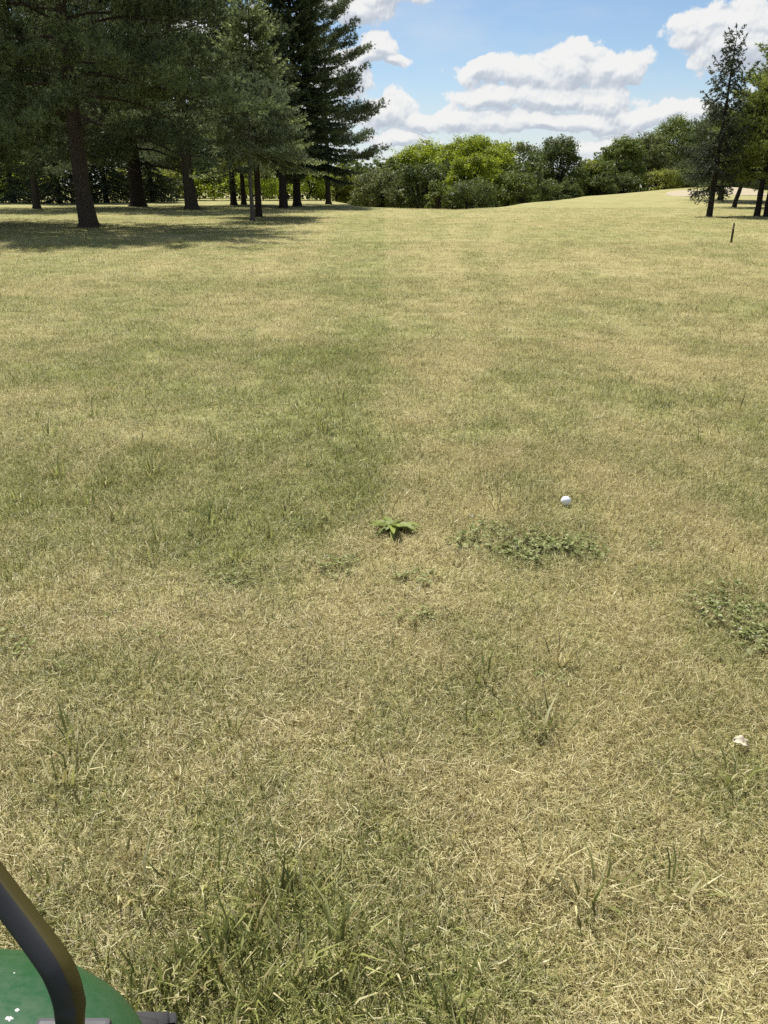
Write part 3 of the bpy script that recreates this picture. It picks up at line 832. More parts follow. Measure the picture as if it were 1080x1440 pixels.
far_tree(534, 232, 290, 72, 84, 'grey', 'rounded grey-green bush with arching branches right of the white pine', 301, 'bush', nlobe=34, leaves=190, leaf=0.20, stems=3, lobe=0.3)
far_tree(592, 226, 296, 72, 80, 'deep', 'dark green bush below the left yellow-green maple', 302, 'bush', nlobe=34, leaves=190, leaf=0.22, stems=3, lobe=0.3)
far_tree(616, 252, 296, 66, 40, 'mid', 'small round bush at the foot of the largest yellow-green maple', 303, 'bush', nlobe=20, leaves=150, leaf=0.18, stems=3, lobe=0.36)
far_tree(590, 193, 292, 96, 106, 'maple', 'yellow-green maple, the left and smaller of the bright pair', 304, nlobe=110, leaves=170, lobe=0.22, leaf=0.26, zb=1.5, r0=0.25)
far_tree(668, 187, 292, 92, 136, 'maple', 'largest yellow-green maple with a broad domed crown', 305, nlobe=140, leaves=190, lobe=0.2, leaf=0.26, zb=1.5, r0=0.3)
far_tree(664, 212, 294, 80, 90, 'maple', 'lower yellow-green maple in front of the largest one', 306, nlobe=90, leaves=160, lobe=0.22, leaf=0.22, zb=1.8, r0=0.2)
far_tree(662, 246, 298, 73, 90, 'deep', 'dark bush in the shade below the largest maple', 307, 'bush', nlobe=34, leaves=180, leaf=0.2, stems=3, lobe=0.3)
far_tree(726, 238, 294, 78, 66, 'mid', 'rounded mid green bush below the airy grey tree', 308, 'bush', nlobe=30, leaves=190, leaf=0.2, stems=3, lobe=0.32)
far_tree(724, 190, 290, 108, 78, 'grey', 'airy grey-green tree with sky showing through its limbs', 309, nlobe=40, leaves=130, leaf=0.26, lobe=0.22, airy=0.5, zb=3.0, r0=0.28)
far_tree(778, 188, 285, 112, 92, 'deep', 'tall dark broadleaf tree right of the airy grey tree', 310, nlobe=100, leaves=170, lobe=0.24, leaf=0.28, zb=1.0, r0=0.25)
far_tree(826, 222, 282, 118, 56, 'olive', 'low olive tree with slim bare stems at the gap in the wood', 311, nlobe=34, leaves=150, leaf=0.26, zb=1.5, r0=0.16, stems=3)
far_tree(868, 188, 278, 126, 76, 'mid', 'feathery mid green tree just right of the gap', 312, nlobe=80, leaves=150, lobe=0.24, leaf=0.3, zb=1.0, r0=0.22, airy=0.15)
far_tree(902, 184, 278, 132, 80, 'grey', 'feathery grey-green tree behind the flag', 313, nlobe=80, leaves=150, lobe=0.24, leaf=0.3, zb=1.0, r0=0.22, airy=0.15)
far_tree(944, 160, 277, 138, 104, 'mid', 'tall mid green tree with a ragged top left of the drooping spruce', 314, nlobe=100, leaves=170, lobe=0.24, leaf=0.32, zb=1.0, r0=0.3)
far_tree(986, 160, 277, 140, 96, 'deep', 'tall dark green tree straight behind the drooping spruce', 315, nlobe=100, leaves=170, lobe=0.24, leaf=0.32, zb=1.0, r0=0.3)
far_tree(1030, 170, 277, 138, 80, 'mid', 'tall mid green tree right of the drooping spruce', 316, nlobe=54, leaves=200, leaf=0.32, zb=1.0, r0=0.3)
far_tree(1084, 176, 277, 134, 80, 'deep', 'tall dark green tree cut by the right edge', 317, nlobe=54, leaves=200, leaf=0.32, zb=1.0, r0=0.3)
far_tree(878, 246, 278, 118, 60, 'deep', 'dark bush in front of the feathery trees left of the flag', 318, 'bush', nlobe=28, leaves=180, leaf=0.26, stems=3, lobe=0.32)
far_tree(926, 238, 277, 122, 64, 'olive', 'olive bush in front of the tall ragged tree', 319, 'bush', nlobe=28, leaves=190, leaf=0.26, stems=3, lobe=0.32)
far_tree(970, 236, 277, 122, 60, 'mid', 'mid green bush behind the long sand bunker', 320, 'bush', nlobe=28, leaves=180, leaf=0.26, stems=3, lobe=0.32)
far_tree(1016, 240, 277, 120, 60, 'deep', 'dark bush behind the thick shaded trunk by the bunkers', 321, 'bush', nlobe=28, leaves=180, leaf=0.26, stems=3, lobe=0.32)
far_tree(1062, 240, 277, 118, 60, 'mid', 'mid green bush behind the paired trunks', 322, 'bush', nlobe=28, leaves=180, leaf=0.26, stems=3, lobe=0.32)
far_tree(790, 244, 284, 106, 60, 'deep', 'dark bush below the tall dark broadleaf tree', 323, 'bush', nlobe=28, leaves=180, leaf=0.24, stems=3, lobe=0.32)
far_tree(756, 246, 288, 98, 50, 'deep', 'dark bush between the rounded bush and the dark tree', 324, 'bush', nlobe=26, leaves=180, leaf=0.24, stems=3, lobe=0.32)
far_tree(846, 244, 280, 114, 44, 'deep', 'dark bush at the foot of the gap in the wood', 325, 'bush', nlobe=24, leaves=180, leaf=0.24, stems=3, lobe=0.32)
for (px, tp_, Y, wpx, lab, sd) in [(120, 20, 100, 190, 'dark broadleaf tree deep in the wood behind the thick trunk', 340), (250, 10, 102, 190, 'dark broadleaf tree deep in the wood behind the leaning pine', 341), (345, 40, 100, 150, 'dark broadleaf tree glimpsed behind the pale spruce', 342)]:
    far_tree(px, tp_, 285, Y, wpx, 'deep', lab, sd, nlobe=70, leaves=170, leaf=0.4, zb=0.5, r0=0.3)
far_tree(545, 214, 290, 92, 60, 'mid', 'mid green tree behind the rounded grey-green bush', 326, nlobe=34, leaves=190, leaf=0.24, zb=0.6, r0=0.16)
# ------------------------------------------------------------------ flag, stake, ball
MWHITE = M_plain('white_cloth', (0.82, 0.82, 0.80), 0.8, 0.2, 0.03)
MPOLE = M_plain('flag_pole_paint', (0.55, 0.50, 0.30), 0.4, 0.4, 0.05)
Yf = 112.0
fx = xat(898, Yf)
fz = float(terrain(fx, Yf))
e = empty('golf_flag', (fx, Yf, fz), 'white flag on a thin pole on the green before the far wood', 'flag')
ft = zat(898, 259, Yf) - fz
tb_ = TubeB(); tb_.tube([(0, 0, -0.1), (0, 0, ft * 0.5), (0, 0, ft)], [0.012, 0.011, 0.009], 8)
link('pole', tb_.mesh('pole'), MPOLE, e)
u, v = np.meshgrid(np.linspace(0, 1, 9), np.linspace(0, 1, 6))
fl = np.stack([0.01 + 0.30 * u - 0.06 * u * u, 0.05 * np.sin(u * 5 + v) * u, ft - 0.02 - 0.36 * v - 0.22 * u * u + 0.1 * u * v], -1).reshape(-1, 3)
ii = (np.arange(5)[:, None] * 9 + np.arange(8)[None, :]).ravel()
fme = mesh_np('cloth', fl, quads=np.stack([ii, ii + 1, ii + 10, ii + 9], -1), smooth=True)
co = link('cloth', fme, MWHITE, e)
sm = co.modifiers.new('thickness', 'SOLIDIFY'); sm.thickness = 0.004

def box_mesh(name, x0, x1, y0, y1, z0, z1, bev=0.004, seg=2):
    import bmesh
    bm = bmesh.new()
    bmesh.ops.create_cube(bm, size=1.0)
    for q in bm.verts:
        q.co = ((x0 + x1) / 2 + q.co.x * (x1 - x0), (y0 + y1) / 2 + q.co.y * (y1 - y0), (z0 + z1) / 2 + q.co.z * (z1 - z0))
    if bev:
        bmesh.ops.bevel(bm, geom=list(bm.edges), offset=bev, segments=seg, affect='EDGES', profile=0.6)
    me = bpy.data.meshes.new(name)
    bm.to_mesh(me); bm.free()
    return me

MSTAKE = M_plain('weathered_stake', (0.085, 0.062, 0.028), 0.8, 0.2, 0.35, 40, 0.3)
sx, sy = gp(1028, 342)
e = empty('marker_stake', (sx, sy, float(terrain(sx, sy))), 'thin dark marker stake with pale bands leaning in the grass', 'stake')
e.rotation_euler = (R_(3), R_(-3), R_(20))
o = link('shaft', box_mesh('shaft', -0.019, 0.019, -0.019, 0.019, -0.15, 0.325, 0.004), MSTAKE, e)
for z0 in (0.325, 0.375):
    link('band', box_mesh('band', -0.0205, 0.0205, -0.0205, 0.0205, z0, z0 + 0.018, 0.002), M_plain('pale_band', (0.5, 0.46, 0.38), 0.7, 0.2, 0.1) if z0 < 0.35 else bpy.data.materials['pale_band'], e)
link('stake_neck', box_mesh('stake_neck', -0.017, 0.017, -0.017, 0.017, 0.343, 0.375, 0.003), MSTAKE, e)
# tapered top
tt = TubeB(); tt.tube([(0, 0, 0.393), (0, 0, 0.41), (0, 0, 0.455), (0, 0, 0.46)], [0.022, 0.021, 0.014, 0.002], 8)
link('tip', tt.mesh('tip'), MSTAKE, e)

def golf_ball():
    import bmesh
    bm = bmesh.new()
    r = 0.02135
    bmesh.ops.create_icosphere(bm, subdivisions=6, radius=r)
    me = bpy.data.meshes.new('golf_ball')
    bm.to_mesh(me); bm.free()
    co = np.zeros(len(me.vertices) * 3, np.float32); me.vertices.foreach_get('co', co); co = co.reshape(-1, 3)
    n = 336
    k = np.arange(n) + 0.5
    ph = np.arccos(1 - 2 * k / n); th = np.pi * (1 + 5 ** 0.5) * k
    D = np.stack([np.cos(th) * np.sin(ph), np.sin(th) * np.sin(ph), np.cos(ph)], -1)
    U = co / r
    d = np.empty(len(U))
    for a in range(0, len(U), 4000):
        d[a:a + 4000] = np.arccos(np.clip((U[a:a + 4000] @ D.T).max(1), -1, 1))
    dep = 0.0006 * np.clip(1 - (d / 0.088) ** 2, 0, 1)
    co = U * (r - dep)[:, None]
    me.vertices.foreach_set('co', co.astype(np.float32).ravel()); me.update()
    me.polygons.foreach_set('use_smooth', np.ones(len(me.polygons), bool))
    return me
MBALL = M_plain('golf_ball_white', (0.86, 0.86, 0.87), 0.25, 0.5, 0.02, coat=0.4)
bx, by = gp(795, 711)
BALL = (bx, by)
o = link('golf_ball', golf_ball(), MBALL, loc=(bx, by, float(terrain(bx, by)) + 0.0214 - 0.001))
tag(o, 'white dimpled golf ball lying on the dry turf', 'golf ball')

# ------------------------------------------------------------------ broad-leaved weed and a dry leaf
MWEED = M_leaf('weed_leaves', (0.17, 0.22, 0.075), 0.3, 0.45, gloss=0.02)
def leaf_mesh(name, L, wd, arch, fold=0.25, n=7, rg=None, wav=0.0):
    s = np.linspace(0, 1, n)
    prof = np.sin(np.pi * np.clip(s, 0, 1) ** 0.75) ** 0.8 * (1 - 0.15 * s) * wd / 2 + 0.002
    x = L * np.sin(s * arch) / arch if arch > 0.01 else L * s
    z = L * (1 - np.cos(s * arch)) / arch if arch > 0.01 else 0 * s
    V = []
    for q in (-1, -0.5, 0, 0.5, 1):
        zz = -z * 0.8 + 0.24 * x + abs(q) * prof * fold + (wav * np.sin(s * 17 + q * 2) * abs(q))
        V.append(np.stack([x, q * prof, zz], -1))
    V = np.concatenate(V)
    ii = (np.arange(4)[:, None] * n + np.arange(n - 1)[None, :]).ravel()
    me = mesh_np(name, V, quads=np.stack([ii, ii + 1, ii + n + 1, ii + n], -1), smooth=True)
    attr(me, 'tint', np.full(len(V), 0.5 if rg is None else rg.uniform(0, 1)))
    return me

def weed(px, py, label, nleaf, L, seed, name='plantain_weed', wide=1.0):
    rg = np.random.default_rng(seed)
    x, y = gp(px, py)
    e = empty(name, (x, y, float(terrain(x, y)) + 0.017), label, 'weed')
    for i in range(nleaf):
        a = i * 2.4 + rg.uniform(-0.3, 0.3)
        o = link('leaf', leaf_mesh('leaf', L * rg.uniform(0.4, 1.2), L * rg.uniform(0.12, 0.24) * wide, rg.uniform(0.5, 1.1), rg=rg, wav=0.003), MWEED, e)
        o.rotation_euler = (rg.uniform(-0.25, 0.25), rg.uniform(-0.15, 0.2) - 0.3 * (i % 5 == 0), a + rg.uniform(-0.5, 0.5))
        o.location = (0.006 * math.cos(a), 0.006 * math.sin(a), 0.004 * (i % 4))
    return e
weed(552, 748, 'pale green broad-leaved weed with a flat rosette near the middle', 30, 0.105, 61, wide=1.15)
MDRY = M_plain('dry_leaf', (0.58, 0.50, 0.37), 0.85, 0.15, 0.2, 60, 0.2)
lx, ly = gp(1046, 1050)
o = link('dry_leaf', leaf_mesh('dry_leaf', 0.056, 0.024, 1.1, 0.5, 11, None, 0.004), MDRY, loc=(lx - 0.03, ly, float(terrain(lx, ly)) + 0.024))
o.rotation_euler = (0.3, 0.2, -0.15)
sm = o.modifiers.new('thickness', 'SOLIDIFY'); sm.thickness = 0.0012
tag(o, 'pale curled dry leaf lying on the turf at right', 'leaf')

# ------------------------------------------------------------------ green machine at the lower left
MGREEN = M_plain('green_paint', (0.011, 0.074, 0.021), 0.36, 0.45, 0.22, 5, 0.0, coat=0.3)
def M_dusty(name, col, dust):
    m, t, out = mat_new(name)
    ob = t.new('ShaderNodeTexCoord').outputs['Object']
    n = t.noise(ob, 4.5, 6, 0.65); n2 = t.noise(ob, 90, 3, 0.6)
    f = t.math('MULTIPLY', t.mapr(n, 0.42, 0.72), t.mapr(n2, 0.3, 0.75, 0.15, 0.6))
    bs = t.new('ShaderNodeBsdfPrincipled')
    t.l.new(t.mix(f, C4(col), C4(dust)), bs.inputs['Base Color'])
    t.put(bs.inputs['Roughness'], t.mapr(f, 0.0, 0.5, 0.3, 0.75))
    bs.inputs['Specular IOR Level'].default_value = 0.45
    t.l.new(bs.outputs[0], out.inputs[0])
    return m
MGREEN = M_dusty('dusty_green_paint', (0.009, 0.066, 0.020), (0.06, 0.085, 0.04))
MYEL = M_plain('shaded_yellow_paint', (0.045, 0.035, 0.006), 0.6, 0.25, 0.15, 12)  # yellow darkened so the colour itself carries the bar's shade
MBLK = M_plain('black_plastic', (0.014, 0.014, 0.015), 0.42, 0.4, 0.2, 30)
MSHEEN = M_plain('black_with_sky_sheen', (0.022, 0.022, 0.024), 0.5, 0.35, 0.2, 14)  # greyer black: sky reflection painted on the upper face of the bar
MPLATE = M_plain('grey_plate', (0.06, 0.06, 0.063), 0.6, 0.4, 0.2, 30)
MTYRE = M_plain('tyre_rubber', (0.045, 0.044, 0.045), 0.85, 0.25, 0.3, 40, 0.3)
mach = empty('riding_mower', (-0.62, 0.05, 0), 'green riding mower with bent yellow and black bar, at lower left corner', 'mower')
ML = np.array([-0.62, 0.05, 0.0])

def loft_body(name, x0, x1, y0, y1, z0, z1, rc, crown, bulge):
    """rounded bonnet: rings of a rounded rectangle that close over the top"""
    na = 72
    th = np.arange(na) / na * 2 * np.pi
    cx, cy = (x0 + x1) / 2, (y0 + y1) / 2
    hx, hy = (x1 - x0) / 2, (y1 - y0) / 2
    n_ = 3.5
    ux = np.sign(np.cos(th)) * np.abs(np.cos(th)) ** (2 / n_); uy = np.sign(np.sin(th)) * np.abs(np.sin(th)) ** (2 / n_)
    rings = []
    for (s, z) in [(0.96, z0), (0.985, z0 + 0.01), (1.0, z0 + 0.1), (1.0, z1 - rc)] :
        rings.append((s, z))
    for k in range(1, 10):
        a = k / 9 * math.pi / 2
        rings.append((1 - (1 - math.cos(a)) * rc / min(hx, hy), z1 - rc + rc * math.sin(a)))
    s_end = rings[-1][0]
    for k in range(1, 9):
        q = k / 8
        rings.append((s_end * (1 - q) + 0.01 * q, z1 + crown * (1 - (1 - q) ** 2)))
    V = np.concatenate([np.stack([cx + hx * s * ux, cy + hy * s * uy, np.full(na, z)], -1) for s, z in rings])
    i = np.arange(len(rings) - 1)[:, None] * na; j = np.arange(na)[None, :]; j2 = (j + 1) % na
    return mesh_np(name, V, quads=np.stack([i + j, i + j2, i + na + j2, i + na + j], -1).reshape(-1, 4), smooth=True)
o = link('bonnet', loft_body('bonnet', -0.95, -0.155, -0.75, 0.63, 0.28, 0.56, 0.13, 0.04, 0), MGREEN, mach); o.location = -ML
# pale splashes on the bonnet
from mathutils.bvhtree import BVHTree
BON = BVHTree.FromPolygons([v.co.copy() for v in o.data.vertices], [tuple(q.vertices) for q in o.data.polygons])
MSPL = M_plain('pale_splash', (0.72, 0.72, 0.68), 0.8, 0.2, 0.1, 200)
for (px, py, rr) in ((13, 1433, 0.0034), (24, 1421, 0.0024), (20, 1369, 0.0011)):
    d = Vector(ray(px, py)).normalized()
    hit, nor, fi, di = BON.ray_cast(Vector((0, 0, H)), d)
    if hit is None: continue
    rgs = np.random.default_rng(int(px))
    th = np.arange(14) / 14 * 2 * np.pi
    r1 = rr * rgs.uniform(0.6, 1.3, 14)
    rings = [np.stack([r1 * k * np.cos(th), 0.8 * r1 * k * np.sin(th), np.full(14, zz)], -1) for k, zz in ((1.0, -0.0006), (0.92, 0.0006), (0.5, 0.0011), (0.05, 0.0012))]
    jj = np.arange(14); j2 = (jj + 1) % 14
    sq = np.concatenate([np.stack([k * 14 + jj, k * 14 + j2, k * 14 + 14 + j2, k * 14 + 14 + jj], -1) for k in range(3)])
    so = link('splash', mesh_np('splash', np.concatenate(rings), quads=sq, smooth=True), MSPL, mach)
    so.location = hit - Vector(ML)
    so.rotation_euler = nor.to_track_quat('Z', 'Y').to_euler()
# swept box bar
def sweep_box(name, pts, wA, wB, refu):
    """box section swept along pts; wA across (refu side), wB the other way"""
    pts = np.asarray(pts, float); k = len(pts)
    t = unit(np.gradient(pts, axis=0))
    a = unit(np.asarray(refu, float)[None, :] - (t @ np.asarray(refu, float))[:, None] * t)
    b = np.cross(t, a)
    V = []; 
    cs = [(-1, -.8), (-.8, -1), (.8, -1), (1, -.8), (1, .8), (.8, 1), (-.8, 1), (-1, .8)]
    for (u_, v_) in cs:
        V.append(pts + a * wA * u_ + b * wB * v_)
    V = np.stack(V, 1).reshape(-1, 3); m = len(cs)
    i = np.arange(k - 1)[:, None] * m; j = np.arange(m)[None, :]; j2 = (j + 1) % m
    q = np.stack([i + j, i + j2, i + m + j2, i + m + j], -1).reshape(-1, 4)
    me = mesh_np(name, V, quads=q)
    return me, np.tile(np.arange(m), k - 1)

def pix_at(px, py, t):
    return np.array([0, 0, H]) + ray(px, py) * t
def smooth_path(P, n=40):
    P = np.asarray(P, float)
    P = np.concatenate([P[:1] * 2 - P[1:2], P, P[-1:] * 2 - P[-2:-1]])
    out = []
    for i in range(1, len(P) - 2):
        for u_ in np.linspace(0, 1, n, endpoint=False):
            out.append(0.5 * ((2 * P[i]) + (-P[i - 1] + P[i + 1]) * u_ + (2 * P[i - 1] - 5 * P[i] + 4 * P[i + 1] - P[i + 2]) * u_ ** 2 + (-P[i - 1] + 3 * P[i] - 3 * P[i + 1] + P[i + 2]) * u_ ** 3))
    out.append(P[-2])
    return np.array(out)
BT = 0.60
PP = [(101, 1500, .03), (100, 1440, 0.0), (97, 1407, -.003), (86, 1373, -.004), (67, 1341, 0.0), (0, 1251, .02), (-140, 1064, .06)]
path = smooth_path([pix_at(px, py, BT + dt) for px, py, dt in PP], 12)
me, fid = sweep_box('guard_bar', path, 0.0094, 0.0094, (1, 0.2, 0.35))
me.materials.append(MBLK); me.materials.append(MYEL); me.materials.append(MSHEEN)
me.polygons.foreach_set('material_index', np.where((fid == 3) | (fid == 2) | (fid == 4), 1, np.where((fid == 1) & (np.arange(len(fid)) // 8 > 22), 2, 0)).astype(np.int32))
o = link('guard_bar', me, None, mach); o.location = -ML

# grey foot plate where the bar meets the bonnet
fp = pix_at(99, 1452, 0.622)
o = link('foot_plate', box_mesh('foot_plate', fp[0] - 0.034, fp[0] + 0.028, fp[1] - 0.03, fp[1] + 0.016, fp[2] - 0.03, fp[2] - 0.004, 0.004), MPLATE, mach); o.location = -ML

# front wheel just peeping out beyond the bonnet
wc = np.array([-0.315, 0.47, 0.205])
def torus_tyre(name, r, rt, wdt):
    na, nb_ = 48, 14
    a = np.arange(na) / na * 2 * np.pi; b = np.arange(nb_) / nb_ * 2 * np.pi
    prx = np.sign(np.cos(b)) * np.abs(np.cos(b)) ** 0.6 * wdt / 2
    prr = (r - rt) + np.sign(np.sin(b)) * np.abs(np.sin(b)) ** 0.6 * rt
    X = np.broadcast_to(prx[None, :], (na, nb_)); Yv = prr[None, :] * np.cos(a)[:, None]; Z = prr[None, :] * np.sin(a)[:, None]
    V = np.stack([X, Yv, Z], -1).reshape(-1, 3)
    i = np.arange(na)[:, None]; i2 = (i + 1) % na; j = np.arange(nb_)[None, :]; j2 = (j + 1) % nb_
    return mesh_np(name, V, quads=np.stack([i * nb_ + j, i2 * nb_ + j, i2 * nb_ + j2, i * nb_ + j2], -1).reshape(-1, 4), smooth=True)
def wheel(cx, cy, r, wdt):
    we = bpy.data.objects.new('wheel', None); COL.objects.link(we); we.parent = mach; we.location = Vector((cx, cy, r)) - Vector(ML)
    link('tyre', torus_tyre('tyre', r, r * 0.42, wdt), MTYRE, we)
    tr_ = TubeB()
    link('rim', TubeB().tube([(-wdt * .45, 0, 0), (-wdt * .44, 0, 0), (wdt * .44, 0, 0), (wdt * .45, 0, 0)], [0.02, r * 0.58, r * 0.58, 0.02], 28).mesh('rim'), MYEL, we)
    bs_ = []; n0 = 0
    tv, tq = [], []
    for i in range(26):
        for s_ in (-1, 1):
            a = (i + (0.5 if s_ > 0 else 0)) / 26 * 2 * math.pi
            t_ = np.array([0, -math.sin(a), math.cos(a)]); n_ = np.array([0, math.cos(a), math.sin(a)]); x_ = np.array([1.0, 0, 0])
            c = n_ * (r - 0.004) + x_ * s_ * wdt * 0.22
            dx = unit(x_ * 1.0 + t_ * 0.5 * s_) * wdt * 0.23; dt = t_ * r * 0.055; dn = n_ * 0.012
            for q in [(-1, -1, 0), (1, -1, 0), (1, 1, 0), (-1, 1, 0), (-.9, -.8, 1), (.9, -.8, 1), (.9, .8, 1), (-.9, .8, 1)]:
                tv.append(c + dx * q[0] + dt * q[1] + dn * q[2])
            tq += [[n0 + k for k in f] for f in ([4, 5, 6, 7], [0, 1, 5, 4], [1, 2, 6, 5], [2, 3, 7, 6], [3, 0, 4, 7])]
            n0 += 8
    o = link('tread', mesh_np('tread', np.array(tv), quads=np.array(tq)), MTYRE, we)
    o['kind'] = 'stuff'
    return we
wheel(-0.325, 0.475, 0.20, 0.14)
wheel(-0.80, 0.475, 0.20, 0.14)
o = link('chassis', box_mesh('chassis', -0.78, -0.36, -0.7, 0.45, 0.17, 0.30, 0.02), MBLK, mach); o.location = -ML

# ------------------------------------------------------------------ grass: one object, tufts on points
def blade_strip(b, az, L, w, l1, l2, twist, seg3=False):
    d1 = np.array([math.sin(l1) * math.cos(az), math.sin(l1) * math.sin(az), math.cos(l1)])
    a2 = az + twist
    d2 = np.array([math.sin(l2) * math.cos(a2), math.sin(l2) * math.sin(a2), math.cos(l2)])
    sd = np.array([-math.sin(az), math.cos(az), 0]); sd2 = np.array([-math.sin(a2), math.cos(a2), 0.0])
    m = b + d1 * L * 0.5; t = m + d2 * L * 0.5
    return [b - sd * w * .5, b + sd * w * .5, m + sd2 * w * .45, m - sd2 * w * .45, t]

def tuft_mesh(kind, rg):
    V, Tq, Tt, gb = [], [], [], []
    n0 = 0
    if kind == 'mat': n, rad = 56, 0.07
    elif kind == 'green': n, rad = 30, 0.06
    elif kind == 'coarse': n, rad = 12, 0.028
    for i in range(n):
        a = rg.uniform(0, 6.283); r = rad * math.sqrt(rg.uniform())
        b = np.array([math.cos(a) * r, math.sin(a) * r, -0.004])
        az = rg.uniform(0, 6.283)
        if kind == 'mat':
            if rg.uniform() < 0.45:      # clippings and thatch lying flat
                L, wd, l1, l2, lift = rg.uniform(0.014, 0.040), rg.uniform(0.0009, 0.0017), rg.uniform(1.25, 1.5), rg.uniform(1.35, 1.65), rg.uniform(0.002, 0.016)
                b[2] += lift
            else:
                L, wd, l1 = rg.uniform(0.018, 0.042), rg.uniform(0.0010, 0.0019), rg.uniform(0.1, 0.95); l2 = l1 + rg.uniform(0.05, 0.5)
            gv = -0.10
            if rg.uniform() < 0.03: wd *= 2.2; L *= 1.25
        elif kind == 'green':
            L, wd, l1, l2 = rg.uniform(0.020, 0.050), rg.uniform(0.0012, 0.0024), rg.uniform(0.1, 1.0), rg.uniform(0.5, 1.5)
            gv = 0.22
            if rg.uniform() < 0.25: gv = -0.5; l1 += 0.5; l2 += 0.3
        else:
            az = a + rg.uniform(-0.7, 0.7)
            L, wd, l1, l2 = rg.uniform(0.05, 0.125), rg.uniform(0.0034, 0.0066), rg.uniform(0.1, 0.75), rg.uniform(0.4, 1.3)
            gv = 0.5 if rg.uniform() < 0.7 else -0.4
        q = blade_strip(b, az, L, wd, l1, l2, rg.uniform(-0.35, 0.35))
        V += q; Tq.append([n0, n0 + 1, n0 + 2, n0 + 3]); Tt.append([n0 + 3, n0 + 2, n0 + 4]); gb += [gv] * 5
        n0 += 5
    return np.array(V), np.array(Tt), np.array(Tq), np.array(gb)

def clover_tuft(rg, flowers):
    V, Tq, mi = [], [], []
    n0 = 0
    for i in range(16):
        a = rg.uniform(0, 6.283); r = 0.07 * math.sqrt(rg.uniform())
        c = np.array([math.cos(a) * r, math.sin(a) * r, rg.uniform(0.015, 0.04)])
        s0 = rg.uniform(0.007, 0.011); a0 = rg.uniform(0, 6.283)
        tilt = rg.normal(0, 0.35, 2)
        for k in range(3):
            aa = a0 + k * 2.094
            d = np.array([math.cos(aa), math.sin(aa), 0]); p = np.array([-math.sin(aa), math.cos(aa), 0])
            pts = [c, c + d * s0 * .7 + p * s0 * .62, c + d * s0 * 1.35, c + d * s0 * .7 - p * s0 * .62]
            pts = [q_ + np.array([0, 0, (q_ - c)[:2] @ tilt + 0.15 * np.linalg.norm(q_ - c)]) for q_ in pts]
            V += pts; Tq.append([n0, n0 + 1, n0 + 2, n0 + 3]); mi.append(1); n0 += 4
    for i in range(flowers):
        a = rg.uniform(0, 6.283); r = 0.05
        c = np.array([math.cos(a) * r, math.sin(a) * r, rg.uniform(0.03, 0.05)])
        for k in range(14):
            d = unit(rg.normal(0, 1, 3)); p = unit(np.cross(d, rg.normal(0, 1, 3))); s0 = 0.0075
            V += [c, c + d * s0 * .6 + p * s0 * .3, c + d * s0, c + d * s0 * .6 - p * s0 * .3]; Tq.append([n0, n0 + 1, n0 + 2, n0 + 3]); mi.append(2); n0 += 4
    return np.array(V), np.zeros((0, 3), int), np.array(Tq), np.zeros(len(V)), np.array(mi)

